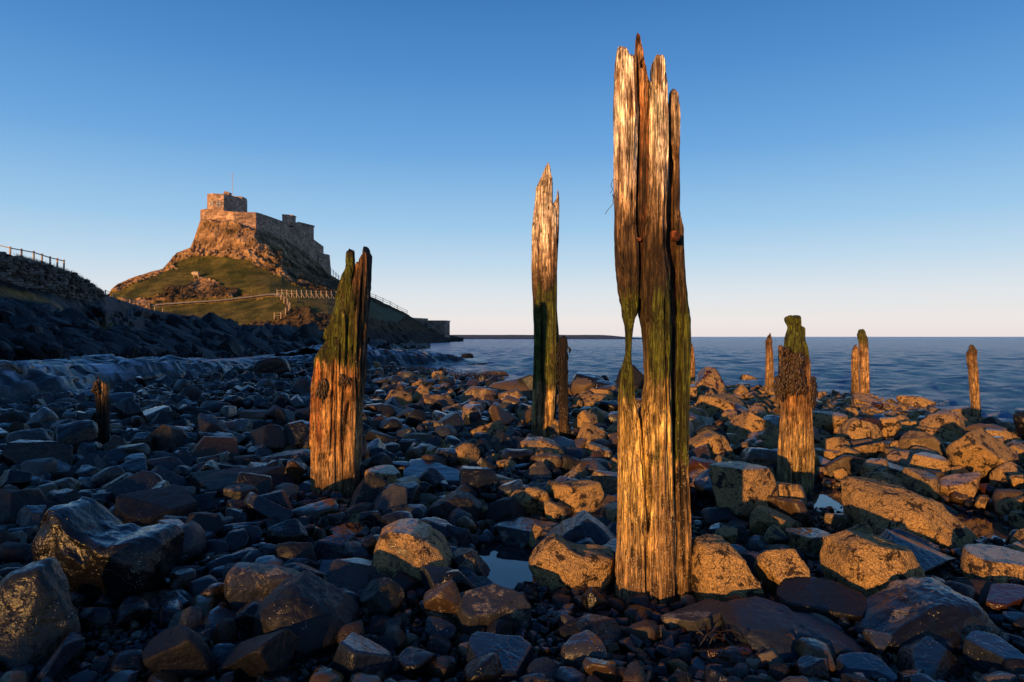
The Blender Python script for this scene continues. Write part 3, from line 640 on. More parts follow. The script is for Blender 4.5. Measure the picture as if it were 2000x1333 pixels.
# two white framed windows in the bay of the keep
def win(px0, px1, py0, py1, Ya, Yb):
    a = np.array([*pl(px0, Ya), 0]); b = np.array([*pl(px1, Yb), 0]); z0, z1 = zz_(py1, Ya), zz_(py0, Ya)
    n = np.array([(b - a)[1], -(b - a)[0], 0]); n /= np.linalg.norm(n)
    a = a + n * 0.06; b = b + n * 0.06
    pn = MB(); q = lambda t, z: a + (b - a) * t + np.array([0, 0, z])
    fr = MB()
    for t in (0.02, 0.34, 0.66, 0.98): fr.bar(q(t, z0), q(t, z1), 0.09, 0.08)
    for z in (z0, z0 * 0.4 + z1 * 0.6, z1): fr.bar(q(0, z), q(1, z), 0.08, 0.08)
    w = fr.build('window', M_WHITE, castle)
    pn.add(np.array([q(0, z0), q(1, z0), q(1, z1), q(0, z1)]) - n * 0.02, np.array([[0, 1, 2, 3]]))
    g = pn.build('pane', M_GLASS); g.parent = w; g.location = (0, 0, 0)
    w.matrix_parent_inverse.identity()
    return w, g
def fix_child(o, par):                # vertices are in world space: cancel the parents' offset
    o.location = -Vector(par.location) if par.parent is None else Vector((0, 0, 0))
for o in list(castle.children): fix_child(o, castle)
for args in ((410.5, 416.6, 393.5, 403.5, 149.35, 148.62), (422.5, 431.5, 393.5, 404, 148.8, 149.2)):
    w, g = win(*args); fix_child(w, castle)
pY = 158.5; pb = np.array([*pl(454, pY), zz_(392, pY)]); ptop = np.array([*pl(453.8, pY), zz_(341, pY)])
fp = MB(); fp.bar(pb, ptop, 0.09); fp.box(ptop + [0, 0, 0.1], (0.2, 0.2, 0.18)); o = fp.build('flagpole', plain_material('pole_paint', (0.30, 0.30, 0.30), 0.6, 0.1, 3), castle); fix_child(o, castle)

kiln = empty('lime_kiln', (*pl(835, 228), 0), 'square stone kiln with an arched opening at the end of the headland', 'kiln')
K1 = [(776, 232, 619.5, 668), (834, 238, 622.5, 668), (836, 250, 622.5, 668), (776, 250, 619.5, 668)]
o = prism('side_wall', [pl(p[0], p[1]) for p in K1], [zz_(p[3], p[1]) for p in K1], [zz_(p[2], p[1]) for p in K1], M_KILN, kiln); fix_child(o, kiln)
# front block with a real arched recess
Yk = 226.0; xw = lambda px: pl(px, Yk)[0]; zw = lambda py: zz_(py, Yk)
ths = np.linspace(0, np.pi, 13); ar = [(842.5 + 4.2 * math.cos(t), 646.5 - 4.6 * math.sin(t)) for t in ths]       # right foot, over the top, left foot
mb = MB()
Lp = [(836, 662), (836, 627), (842.5, 627), (869.5, 627), (869.5, 662)]
YK = Yk + YS
V = [(xw(x), YK, zw(y)) for x, y in Lp] + [(xw(x), YK, zw(y)) for x, y in ar] + [(xw(ar[0][0]), YK, zw(662)), (xw(ar[-1][0]), YK, zw(662))]
kb, ka = 5, 5 + len(ar)
faces = []
for i in range(6): faces.append([3, kb + i, kb + i + 1])
faces.append([3, kb + 6, 2])
for i in range(6, 12): faces.append([2 if i < 9 else 1, kb + i, kb + i + 1])
faces += [[2, kb + 9, 1], [3, 4, ka], [3, ka, kb], [1, kb + 12, ka + 1], [1, ka + 1, 0]]
mb.V.append(np.array(V)); tri = np.array(faces); allV = [np.array(V)]; n0 = len(V)
ins = [(x, YK + 4, z) for x, _, z in V[5:]]                                                          # the recess runs 4 m deep
ring = [ka] + list(range(kb, ka)) + [ka + 1]; rb = [n0 + r - 5 for r in ring]
quads = np.array([[ring[i], rb[i], rb[i + 1], ring[i + 1]] for i in range(len(ring) - 1)])
backf = np.array([[rb[0], rb[i], rb[i + 1]] for i in range(1, len(rb) - 1)])
n1 = n0 + len(ins)
side = [pl(869.5, Yk), pl(878.5, 231), pl(878.5, 246), pl(838, 246), pl(836, Yk)]
sv_ = [(x, y, zz_(b_, y - YS)) for (x, y), b_ in zip(side, (662,) * 5)] + [(x, y, zw(627)) for x, y in side]
quads2 = np.array([[n1 + i, n1 + i + 1, n1 + 5 + i + 1, n1 + 5 + i] for i in range(4)]); top = np.array([[n1 + 5 + i for i in range(5)]])
o = link_mesh('kiln_block', np.array(V + ins + sv_), [tri, quads, backf, quads2, top], M_KILN, kiln, False); fix_child(o, kiln)
lip = prism('parapet', [(pl(835.6, Yk - .25)[0], YK - .25), (pl(869.9, Yk - .25)[0], YK - .25), pl(879.1, 231), (pl(879.1, 231)[0], 233 + YS), (pl(869.5, Yk)[0], YK + 1), (pl(835.6, Yk)[0], YK + 1)], zw(627.6), zw(626.2), M_KILN, kiln); fix_child(lip, kiln)

# sheep grazing on the grass below the crag
sp0 = mound_at(383, 543)
sh = bpy.data.meshes.new('sheep'); so = bpy.data.objects.new('sheep', sh); C.objects.link(so); so.location = sp0
pts = [(0, 0, .68), (.38, 0, .70), (.62, 0, .78), (.80, 0, .66), (-.38, 0, .70), (-.56, 0, .62), (.32, .13, .38), (.33, .13, 0), (.32, -.13, .38), (.33, -.13, 0), (-.36, .14, .38), (-.33, .14, 0), (-.36, -.14, .38), (-.33, -.14, 0)]
eds = [(0, 1), (1, 2), (2, 3), (0, 4), (4, 5), (1, 6), (6, 7), (1, 8), (8, 9), (4, 10), (10, 11), (4, 12), (12, 13)]
sh.from_pydata(pts, eds, [])
md = so.modifiers.new('skin', 'SKIN'); so.modifiers.new('sub', 'SUBSURF').levels = 1; so.modifiers['sub'].render_levels = 2
for i, r_ in enumerate([.40, .38, .20, .13, .38, .2, .08, .04, .08, .04, .09, .04, .09, .04]): sh.skin_vertices[0].data[i].radius = (r_, r_)
sh.skin_vertices[0].data[0].use_root = True; sh.materials.append(M_WOOL)
so.rotation_euler = (0, 0, R(190)); so.scale = (1.1, 1.1, 1.1)
tag(so, 'woolly sheep grazing on the green slope below the crag', 'sheep')

# path across the foot of the mound
pth = [(300, 598), (330, 596), (380, 592.5), (430, 589), (470, 584.5), (505, 580), (530, 577), (548, 578)]
lft, rgt = [], []
for x in np.linspace(300, 548, 90):
    y = np.interp(x, [p[0] for p in pth], [p[1] for p in pth]); q = mound_at(x, y)
    lft.append(q + [0, -0.9, 0.02]); rgt.append(q + [0, 0.9, 0.40])
n = len(lft); tag(link_mesh('path', np.array(lft + rgt), np.array([[i, i + 1, n + i + 1, n + i] for i in range(n - 1)]), M_PATH), 'pale trodden path slanting across the foot of the castle mound', 'path', kind='structure')

# fences
def fence(label, pts, ph, pw, rails, mat, group=None, brace=0.0, rw=0.06):
    root = empty('wooden_fence', pts[0], label, 'fence', group)
    for p in pts:
        m_ = MB(); p = np.asarray(p, float); m_.bar(p - [0, 0, 0.3], p + [0, 0, ph], pw)
        if brace: m_.bar(p + [0, 0, ph * 0.65], p + [brace, -brace * 0.6, -0.1], pw * 0.7)
        o = m_.build('post', mat, root); fix_child(o, root)
    for h in rails:
        m_ = MB()
        for a, b in zip(pts[:-1], pts[1:]): m_.bar(np.asarray(a) + [0, 0, h], np.asarray(b) + [0, 0, h], rw, rw)
        o = m_.build('rail', mat, root); fix_child(o, root)
    return root
def fpts(rows, fn=None):
    out = []
    for r_ in rows:
        px, py = r_[:2]
        out.append(P(px, py, r_[2]) if len(r_) > 2 else fn(px, py))
    return out
fence('brown post and rail fence along the top of the dry stone wall', fpts([(-60, 486, 40), (-22, 490, 40.3), (20, 500, 40.6), (42, 504, 41.2), (66, 508, 42), (82, 513, 42.5), (98, 518, 43.3), (112, 521, 44), (125, 524, 44.8)]), 0.55, 0.075, (0.46,), M_FENCE, rw=0.055)
fence('thin fence running down from the stone wall to the path', fpts([(206, 577, 56.5), (222, 583, 60), (238, 589, 64), (254, 594, 68), (270, 599, 71), (286, 603, 74), (302, 607, 77), (318, 608, 81)]), 0.45, 0.07, (0.4,), M_FENCE, rw=0.035)
fence('pale braced fence standing along the bank below the castle', fpts([(541 + 9.6 * i, 580.5 + 0.25 * i) for i in range(13)], mound_at), 1.3, 0.10, (0.7, 1.1), M_PALE, brace=0.65, rw=0.035)
fence('pale fence zigzagging down the bank beside the path', fpts([(541, 580), (548, 587), (555, 593), (561, 599), (566, 605), (564, 612), (558, 618), (548, 622), (536, 624)], mound_at), 1.0, 0.11, (0.5, 0.9), M_PALE, rw=0.035)
fence('thin fence on the skyline close to the castle wall', fpts([(646, 533, 205), (651, 538, 205), (656, 542, 205), (661, 547, 206), (668, 552, 206)]), 1.5, 0.14, (0.7, 1.3), M_FENCE, rw=0.09)
fence('thin fence sloping down the skyline towards the kiln', fpts([(720, 581, 200), (734, 586, 203), (748, 592, 206), (762, 598, 209), (776, 606, 212), (795, 615, 215)]), 1.5, 0.14, (0.7, 1.3), M_FENCE, rw=0.09)

# ---------------------------------------------------------------- unit icospheres
def icosphere(sub):
    t = (1 + 5 ** 0.5) / 2
    v = np.array([(-1, t, 0), (1, t, 0), (-1, -t, 0), (1, -t, 0), (0, -1, t), (0, 1, t), (0, -1, -t), (0, 1, -t), (t, 0, -1), (t, 0, 1), (-t, 0, -1), (-t, 0, 1)], float)
    f = np.array([(0, 11, 5), (0, 5, 1), (0, 1, 7), (0, 7, 10), (0, 10, 11), (1, 5, 9), (5, 11, 4), (11, 10, 2), (10, 7, 6), (7, 1, 8), (3, 9, 4), (3, 4, 2), (3, 2, 6), (3, 6, 8), (3, 8, 9), (4, 9, 5), (2, 4, 11), (6, 2, 10), (8, 6, 7), (9, 8, 1)])
    v /= np.linalg.norm(v, axis=1)[:, None]
    for _ in range(sub):
        e = np.sort(np.concatenate([f[:, [0, 1]], f[:, [1, 2]], f[:, [2, 0]]]), 1)
        ue, inv = np.unique(e, axis=0, return_inverse=True); inv = inv.ravel()
        mid = v[ue].mean(1); mid /= np.linalg.norm(mid, axis=1)[:, None]
        n = len(v); k = len(f); a, b, c = inv[:k] + n, inv[k:2 * k] + n, inv[2 * k:] + n
        v = np.concatenate([v, mid])
        f = np.concatenate([np.stack([f[:, 0], a, c], 1), np.stack([f[:, 1], b, a], 1), np.stack([f[:, 2], c, b], 1), np.stack([a, b, c], 1)])
    return v, f
ICO = {k: icosphere(k) for k in (1, 2, 3, 4, 5)}
def unit_rock(kind, r_, lod):
    d, f = ICO[lod]
    if kind == 'ang': m, lo, k, a1, a2 = r_.integers(5, 9), 0.45, 70, 0.035, 0.028
    elif kind == 'slab': m, lo, k, a1, a2 = r_.integers(5, 8), 0.5, 60, 0.03, 0.024
    elif kind == 'peak': m, lo, k, a1, a2 = 6, 0.5, 60, 0.07, 0.035
    elif kind == 'boul': m, lo, k, a1, a2 = r_.integers(9, 14), 0.66, 16, 0.08, 0.03
    else: m, lo, k, a1, a2 = 9, 0.85, 5, 0.08, 0.008
    n = r_.normal(size=(m, 3)); n /= np.linalg.norm(n, axis=1)[:, None]; q = r_.uniform(lo, 1.0, m)
    ex = [(0, 0, 1), (0, 0, -1)]; eq = [0.9, 0.8]
    if kind == 'slab':
        t = np.array([r_.normal(0, 0.12), -0.12 + r_.normal(0, 0.1), 1.0]); ex[0] = tuple(t / np.linalg.norm(t)); eq = [0.42, 0.5]
    if kind == 'peak':
        ex = [(0, 0, -1)]; eq = [0.55]; ph = r_.uniform(0, 6.28)
        for i in range(4):
            a = ph + i * 1.57 + r_.normal(0, 0.3); t = np.array([math.cos(a), math.sin(a), 0.75 + r_.normal(0, 0.15)]); ex.append(tuple(t / np.linalg.norm(t))); eq.append(0.5 + 0.12 * r_.random())
    n = np.concatenate([n, np.array(ex)]); q = np.concatenate([q, eq])
    c = np.maximum(d @ n.T, 1e-4) / q[None, :]
    cm = c.max(1, keepdims=True); rad = 1.0 / (np.maximum(cm[:, 0], 0.72) * (np.power(c / np.maximum(cm, 0.72), k).sum(1) + 1e-9) ** (1.0 / k)).clip(0.72)
    s = r_.uniform(0, 99, 3)
    v = d * rad[:, None]
    oc = {1: 1, 2: 2, 3: 3, 4: 4, 5: 5}[lod]
    v = v * (1 + a1 * fbm(d * 1.6 + s, 2, 1) + a2 * fbm(v * 5.0 + s, oc, 2) + (0.03 * (ridged(v * np.array([2.0, 2.0, 7.0]) + s, oc, 3) - 0.6) if kind in ('ang', 'slab', 'peak') else 0))[:, None]
    return v, f
def outline_rock(poly, depth, r_, lod=5, px2m=1.0):
    """a solid swelling out of an outline (metres, x right, z up), thick in y; corners stay crisp."""
    d, f = ICO[lod]; pg = np.array(poly, float); c = (pg.max(0) + pg.min(0)) / 2; g = pg - c
    th = np.linspace(-np.pi, np.pi, 721); rr = np.full(721, 0.0); b = np.roll(g, -1, 0)
    for (ax, az), (bx, bz) in zip(g, b):
        dx, dz = bx - ax, bz - az; den = np.cos(th) * dz - np.sin(th) * dx
        with np.errstate(all='ignore'):
            t = (ax * dz - az * dx) / den; u = (ax * np.sin(th) - az * np.cos(th)) / den
        ok = (t > 0) & (u >= -1e-6) & (u <= 1 + 1e-6); rr = np.where(ok, np.maximum(rr, t), rr)
    a = np.arctan2(d[:, 2], d[:, 0]); R_ = np.interp(a, th, rr)
    pl_ = np.sqrt(np.clip(1 - d[:, 1] ** 2, 0, 1)); pr = np.clip(pl_ * 1.35, 0, 1)
    s = r_.uniform(0, 99, 3)
    v = np.stack([np.cos(a) * R_ * pr, np.clip(d[:, 1] * 1.25, -1, 1) * depth / 2 * (1 + 0.35 * fbm(d * 2.2 + s, 3, 4)), np.sin(a) * R_ * pr], 1)
    sc = np.abs(g).max()
    v += d * (sc * (0.05 * fbm(d * 2.2 + s, 2, 8) + 0.02 * (ridged(d * 5 + s, 4, 9) - 0.6)))[:, None]
    hx, hz, hy = np.ptp(g[:, 0]) / 2, np.ptp(g[:, 1]) / 2, depth / 2; e = v / np.array([hx, hy, hz])
    for _ in range(7):                # crisp broken faces
        n_ = np.array([r_.normal(0, 0.7), -abs(r_.normal(0.8, 0.4)), r_.normal(0.35, 0.5)]); n_ /= np.linalg.norm(n_); q = r_.uniform(0.68, 0.9)
        over = np.maximum(e @ n_ - q, 0); e = e - over[:, None] * n_ * np.array([0.35, 1.0, 0.35]) * 0.92
    v = e * np.array([hx, hy, hz])
    v += d * (sc * 0.022 * fbm(v / sc * 9 + s, 4, 18))[:, None]
    v[:, 0] += c[0]; v[:, 2] += c[1]
    return v, f
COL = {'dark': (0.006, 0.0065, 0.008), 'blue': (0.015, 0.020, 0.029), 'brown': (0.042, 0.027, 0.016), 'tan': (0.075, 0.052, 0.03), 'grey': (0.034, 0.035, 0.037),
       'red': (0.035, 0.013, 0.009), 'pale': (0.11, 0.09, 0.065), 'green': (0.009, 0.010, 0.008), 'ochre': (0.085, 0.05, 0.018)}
def ray_ground(px, py):               # where the ground is seen at a photo pixel
    Y = CH * F / max(py - HY, 8.0)
    for _ in range(6):
        x = (px - CX) / F * Y; z = float(ground(np.array([x]), np.array([Y]))[0]); Y = (CH - z) * F / max(py - HY, 8.0)
    return (px - CX) / F * Y, Y, z
ROCKS = []                            # (x, y, half width, half depth) already taken

# ---------------------------------------------------------------- timber posts
BLEACH, STREAK, DARKW, ALGAE, HONEY, BASEW, ORANGE, BLACKW = (0.82, 0.68, 0.53), (0.24, 0.135, 0.065), (0.026, 0.016, 0.009), (0.072, 0.088, 0.008), (0.62, 0.42, 0.135), (0.28, 0.165, 0.07), (0.42, 0.15, 0.035), (0.014, 0.010, 0.007)
def stave(name, parent, Y0, L, Rg, top, T, yoff, zones, streaks=0.35, algae=None, barn=((0, 0), (2000, 0)), cracks=(), nu=150, nv=300, seed=0, rough=1.0, zb=-0.2, flare=1.0, taper_top=0.991, holes=()):
    Ye = Y0 + yoff; s = Ye / F; row = lambda z: HY + (CH - z) * F / Ye
    a = np.linspace(0, 2 * np.pi, nu, endpoint=False) + 0.013
    u = np.sign(np.cos(a)) * np.abs(np.cos(a)) ** 0.55; w = np.sign(np.sin(a)) * np.abs(np.sin(a)) ** 0.55
    tp = np.array(top, float); zt = CH - (np.interp(u, tp[:, 0], tp[:, 1]) - HY) / F * Ye
    zt = zt + 0.012 * vnoise(np.stack([u * 7, w * 2, 0 * u + seed], 1), 3) + 0.006 * vnoise(np.stack([u * 19, w * 5, 0 * u + seed], 1), 4)
    v = 1 - (1 - np.linspace(0, 1, nv)) ** 1.15
    Z = zb + (zt[None, :] - zb) * v[:, None]; PY = row(Z)
    La, Ra = np.array(L, float), np.array(Rg, float)
    l = np.interp(PY, La[:, 0], La[:, 1]); r = np.interp(PY, Ra[:, 0], Ra[:, 1])
    ins_ = np.minimum(0.0032 * rough / s, (r - l) * 0.08); l = l + ins_; r = r - ins_
    PX = (l + r) / 2 + u[None] * (r - l) / 2
    X = (PX - CX) * s
    tap = np.where(v > taper_top, np.sqrt(np.clip(1 - ((v - taper_top) / (1 - taper_top)) ** 2, 0, 1)) * 0.85 + 0.15, 1)[:, None]
    Tm = np.minimum(T, (r - l) * s * 1.7)
    Yv = Y0 + yoff + w[None] * Tm / 2 * tap
    q = np.stack([X, Yv, Z], -1).reshape(-1, 3); k = 0.35 * Y0 / 3.5 / max(0.35, 1)
    sc = 3.5 / Y0 if Y0 < 8 else 0.55
    st = fbm(q * np.array([34, 34, 1.7]) * sc + seed, 4, seed); st2 = fbm(q * np.array([75, 75, 2.6]) * sc + seed, 3, seed + 5)
    big = fbm(q * np.array([9, 9, 2.2]) * sc + seed, 3, seed + 9); rg = ridged(q * np.array([40, 40, 1.6]) * sc + seed, 3, seed + 2) - 0.62
    dsp = rough / sc ** 0.35 * (0.010 * big + 0.024 * rg + 0.007 * st2)
    front = np.clip(-np.tile(w, (nv, 1)).ravel() * 1.6, 0, 1)
    pxf, pyf = PX.ravel(), PY.ravel(); dark = np.zeros(len(q))
    for path, wd, dep in cracks:
        pa = np.array(path, float); xc = np.interp(pyf, pa[:, 0], pa[:, 1]) + 2.0 * st; on = sstep(pa[0, 0] - 12, pa[0, 0] + 12, pyf) * sstep(pa[-1, 0] + 25, pa[-1, 0] - 25, pyf)
        g = np.exp(-((pxf - xc) / wd) ** 2) * on * front; dsp = dsp - dep * g; dark = np.maximum(dark, g)
    for hx, hy, hw, hd in holes:
        g = np.exp(-(((pxf - hx) / hw) ** 2 + ((pyf - hy) / (hw * 1.5)) ** 2) ** 2) * front; dsp = dsp - hd * g; dark = np.maximum(dark, g)
    nn = np.stack([np.tile(u, (nv, 1)).ravel(), np.tile(w, (nv, 1)).ravel()], 1); nn /= np.linalg.norm(nn, axis=1)[:, None]
    wide = np.clip(((r - l) * s).ravel() / 0.06, 0.15, 1)
    q[:, :2] += nn * (dsp * wide)[:, None]
    # colours
    zk = [z[0] for z in zones]; jy = pyf + 55 * st * (3.5 / max(Y0, 3.5)) ** 0.7 + 20 * big
    A = np.stack([np.interp(jy, zk, [z[1][c] for z in zones]) for c in range(3)], 1); B = np.stack([np.interp(jy, zk, [z[2][c] for z in zones]) for c in range(3)], 1)
    m = sstep(-0.10, 0.20, st2 * 0.8 + 0.5 * st + 0.6 * big + streaks - 0.36); col = A + (B - A) * m[:, None]
    col = col * (1 + 1.3 * np.clip(rg, -0.5, 0.25))[:, None]
    if algae:
        al = 0
        for (y0, y1, x0, x1, amt) in algae:
            al = np.maximum(al, amt * sstep(y0 - 25, y0 + 35, jy) * sstep(y1 + 35, y1 - 25, jy) * sstep(x0 - 5, x0 + 6, pxf + 6 * st) * sstep(x1 + 5, x1 - 6, pxf + 6 * st))
        al = np.clip(al * (1.15 + 1.3 * st + 0.9 * big), 0, 1); al = al * 0.35 + 0.65 * sstep(0.3, 0.62, al); col = cmix(col, np.array(ALGAE)[None] * (1 + 0.5 * st2)[:, None], al) if False else col + (np.array(ALGAE)[None] * (1 + 0.6 * st2)[:, None] - col) * al[:, None]
    col = col + (np.array((0.02, 0.013, 0.008))[None] - col) * (dark * 0.85)[:, None]
    bn = np.interp(pyf, [b[0] for b in barn], [b[1] for b in barn])
    capc = q[-nu:].mean(0)
    V = np.concatenate([q, [capc]]); col = np.concatenate([np.clip(col, 0.004, 0.9), [[0.1, 0.07, 0.04]]]); bn = np.concatenate([bn, [0]])
    fs = [grid_faces(nv, nu, True)]
    # close the top: front column joined to the back column at the same place across
    h = nu // 2; ib = (nv - 1) * nu; o = np.arange(nu); mi = (nu - o - 1) % nu
    j = np.arange(h - 1); fs.append(np.stack([ib + j, ib + j + 1, ib + mi[j + 1], ib + mi[j]], 1))
    return link_mesh(name, V[:-1], fs, M_WOOD, parent, True, {'col': col[:-1], 'barn': bn[:-1], 'rnd': np.full(len(V) - 1, (seed % 10) * 0.1)})
def post_root(px, py, Y0, label, group='weathered timber posts of the old jetty'):
    b = P(px, py, Y0); return empty('timber_post', (b[0], b[1], 0.0), label, 'post', group)

# the tallest post: three split staves, a splinter behind, dark heartwood in the gaps
Y1 = 3.50
t1 = post_root(1275, 1190, Y1, 'tallest split timber post, bleached top, with a slit through its side')
ZM = [(60, BLEACH, STREAK), (300, BLEACH, STREAK), (400, (0.34, 0.22, 0.12), DARKW), (445, (0.085, 0.05, 0.024), DARKW), (560, (0.05, 0.032, 0.014), DARKW), (640, (0.055, 0.04, 0.014), DARKW), (760, (0.22, 0.15, 0.05), (0.08, 0.055, 0.02)), (830, HONEY, BASEW), (960, HONEY, BASEW), (1080, (0.33, 0.20, 0.085), BASEW), (1200, (0.16, 0.09, 0.04), (0.08, 0.045, 0.02))]
BN = [(60, 0), (600, 0.0), (800, 0.06), (900, 0.40), (1100, 0.55), (1200, 0.4)]
stave('splinter', t1, Y1, [(92, 1207), (150, 1203), (300, 1200), (370, 1201), (470, 1202), (520, 1204), (570, 1210), (620, 1217), (650, 1220), (690, 1221), (720, 1214), (750, 1211), (790, 1210), (850, 1211), (930, 1210), (1050, 1207), (1170, 1203), (1250, 1203)],
      [(92, 1240), (150, 1241), (200, 1242), (350, 1245), (500, 1243), (700, 1243), (800, 1241), (850, 1240), (930, 1246), (1000, 1250)] if False else
      [(92, 1240), (150, 1240), (200, 1241), (280, 1243), (350, 1241), (430, 1239), (480, 1244), (560, 1245), (600, 1245), (618, 1242), (632, 1236), (690, 1233), (720, 1234), (760, 1236), (785, 1238), (815, 1248), (900, 1256), (1000, 1260), (1250, 1262)],
      [(-1, 97), (-0.75, 93), (-0.4, 96), (0.0, 106), (0.35, 113), (0.7, 111), (1, 110)], 0.27, 0.135, ZM, 0.17, [(560, 780, 1205, 1260, 0.75)], BN, nu=150, nv=420, seed=1)
stave('splinter', t1, Y1, [(60, 1266), (163, 1265), (260, 1264), (330, 1264), (420, 1259), (470, 1254), (560, 1251), (612, 1251), (640, 1256), (700, 1259), (740, 1261), (780, 1259), (812, 1252), (900, 1252), (1000, 1254), (1250, 1252)],
      [(60, 1299), (114, 1298), (200, 1301), (320, 1303), (400, 1301), (480, 1299), (540, 1303), (660, 1306), (800, 1307), (900, 1309), (1100, 1312), (1250, 1312)],
      [(-1, 165), (-0.45, 163), (-0.38, 120), (-0.2, 115), (0.35, 114), (0.75, 122), (0.9, 150), (1, 172)], 0.28, 0.13, ZM, 0.2, [(560, 740, 1262, 1310, 0.85), (860, 890, 1262, 1285, 0.8)], BN,
      [([(500, 1262), (640, 1258)], 2.2, 0.02), ([(590, 1290), (800, 1297), (1000, 1300)], 2.5, 0.03), ([(890, 1258), (960, 1262), (1010, 1258), (1050, 1250)], 3.0, 0.05), ([(300, 1283), (520, 1279)], 1.8, 0.02)], nu=160, nv=420, seed=2, holes=[(1276, 182, 3, 0.03), (1240, 1118, 4, 0.03)])
stave('splinter', t1, Y1, [(60, 1308), (176, 1307), (280, 1307), (320, 1315), (380, 1313), (440, 1312), (500, 1321), (560, 1321), (640, 1323), (700, 1321), (800, 1317), (880, 1313), (950, 1308), (1250, 1306)],
      [(60, 1322), (176, 1323), (215, 1327), (330, 1327), (412, 1328), (450, 1334), (500, 1337), (570, 1340), (625, 1345), (680, 1346), (760, 1343), (880, 1341), (1020, 1346), (1120, 1347), (1250, 1344)],
      [(-1, 186), (-0.6, 180), (0.1, 175), (0.6, 178), (1, 190)], 0.25, 0.145, [(60, BLEACH, STREAK), (330, (0.42, 0.31, 0.2), STREAK), (430, (0.12, 0.075, 0.04), DARKW), (520, (0.05, 0.034, 0.016), DARKW), (700, (0.055, 0.04, 0.015), DARKW), (900, (0.30, 0.18, 0.065), DARKW), (1200, (0.22, 0.13, 0.05), DARKW)], 0.26,
      [(580, 900, 1305, 1350, 0.8)], [(60, 0), (700, 0.0), (820, 0.08), (900, 0.3), (1200, 0.35)], [([(640, 1325), (1000, 1322)], 2.2, 0.03)], nu=120, nv=420, seed=3)
stave('splinter', t1, Y1, [(60, 1240.5), (140, 1241), (180, 1243), (300, 1246), (470, 1246), (560, 1246)], [(60, 1252), (100, 1257), (140, 1262), (175, 1271), (250, 1274), (560, 1272)],
      [(-1, 80), (-0.6, 68), (-0.2, 65), (0.2, 72), (0.6, 105), (1, 140)], 0.07, 0.12, [(60, (0.40, 0.25, 0.13), ORANGE), (200, (0.3, 0.13, 0.05), STREAK), (330, (0.16, 0.06, 0.025), DARKW), (560, DARKW, BLACKW)], 0.45, None, ((0, 0), (2000, 0)), nu=70, nv=260, seed=4, zb=1.6, holes=[(1251, 130, 5, 0.05)])
stave('heartwood', t1, Y1, [(60, 1241), (600, 1243), (618, 1258), (640, 1262), (800, 1262), (1250, 1262)], [(60, 1318), (1250, 1330)], [(-1, 205), (0, 195), (1, 215)], 0.16, 0.22, [(60, STREAK, DARKW), (260, (0.10, 0.045, 0.02), BLACKW), (1250, BLACKW, BLACKW)], 0.4, None, ((0, 0), (2000, 0)), nu=80, nv=200, seed=5)
def lump(name, parent, px, py, Y, wpx, hpx, dep, mat, seed, kind='ang', col=None, lod=3):
    v, f = unit_rock(kind, np.random.default_rng(seed), lod); ext = v.max(0) - v.min(0); s = Y / F
    v = (v - (v.max(0) + v.min(0)) / 2) / ext * np.array([wpx * s, dep, hpx * s]) + P(px, py, Y)
    return link_mesh(name, v, f, mat, parent, True)
lump('iron_bolt', t1, 1320, 461, Y1 + 0.0, 22, 20, 0.09, M_RUST, 3)
lump('iron_bolt', t1, 1247, 468, Y1 + 0.08, 9, 9, 0.05, M_RUST, 4)
def strands(name, parent, paths, w, mat):
    mb = MB()
    for p in paths:
        for a, b in zip(p[:-1], p[1:]): mb.bar(a, b, w, w * 0.8)
    return mb.build(name, mat, parent)
strands('seaweed_strand', t1, [P([1204, 1197, 1193, 1197, 1192], [350, 352, 362, 370, 378], Y1 + .06), P([1205, 1200, 1197, 1198, 1192, 1186, 1182], [372, 380, 392, 398, 405, 412, 419], Y1 + .05), P([1203, 1196, 1200], [388, 380, 392], Y1 + .05)], 0.0035, M_WEED)

def weed_clump(name, parent, Y0, cx, y0, y1, hw, n, seed, depth=0.16, droop=30, size=1.0, fronty=None, mat=None):
    """hanging tufts of bladder wrack: short thick curled blades."""
    r_ = np.random.default_rng(seed); s = Y0 / F; Vs, Fs, k = [], [], 0
    for _ in range(n):
        py = r_.uniform(y0, y1); a = r_.uniform(-0.35, math.pi + 0.35); rx = np.interp(py, [y0, (y0 + y1) / 2, y1], [hw[0], hw[1], hw[2]])
        x0 = cx + rx * math.cos(a) * r_.uniform(0.75, 1.0); yy = Y0 + (fronty or 0) - depth * math.sin(a) * r_.uniform(0.8, 1.05)
        ln = droop * r_.uniform(0.4, 1.2); t = np.linspace(0, 1, 5)
        pxs = x0 + (math.cos(a) * 3 + r_.normal(0, 2.4)) * t * size + r_.normal(0, 1.2, 5); pys = py + ln * t ** 1.2 - 4 * np.sin(t * 3) * r_.random()
        ys = yy - 0.02 * np.sin(t * 2.5) * r_.random() * size; c = np.stack([(pxs - CX) * s, ys, CH - (pys - HY) * s], 1)
        wd = s * r_.uniform(1.4, 4.2) * size * np.array([0.5, 0.9, 1.2, 1.1, 0.4]); tw = r_.uniform(0, 3.14); e = np.array([math.cos(tw), math.sin(tw) * 0.6, 0.25]); e2 = np.array([-math.sin(tw), math.cos(tw), 0]) * 0.22
        ring = np.concatenate([c + e * wd[:, None], c + e2 * wd[:, None], c - e * wd[:, None], c - e2 * wd[:, None]]).reshape(4, 5, 3)
        Vs.append(ring.reshape(-1, 3))
        for q in range(4):
            for i in range(4): Fs.append([k + q * 5 + i, k + ((q + 1) % 4) * 5 + i, k + ((q + 1) % 4) * 5 + i + 1, k + q * 5 + i + 1])
        k += 20
    return link_mesh(name, np.concatenate(Vs), np.array(Fs), mat or M_WEED, parent, True)

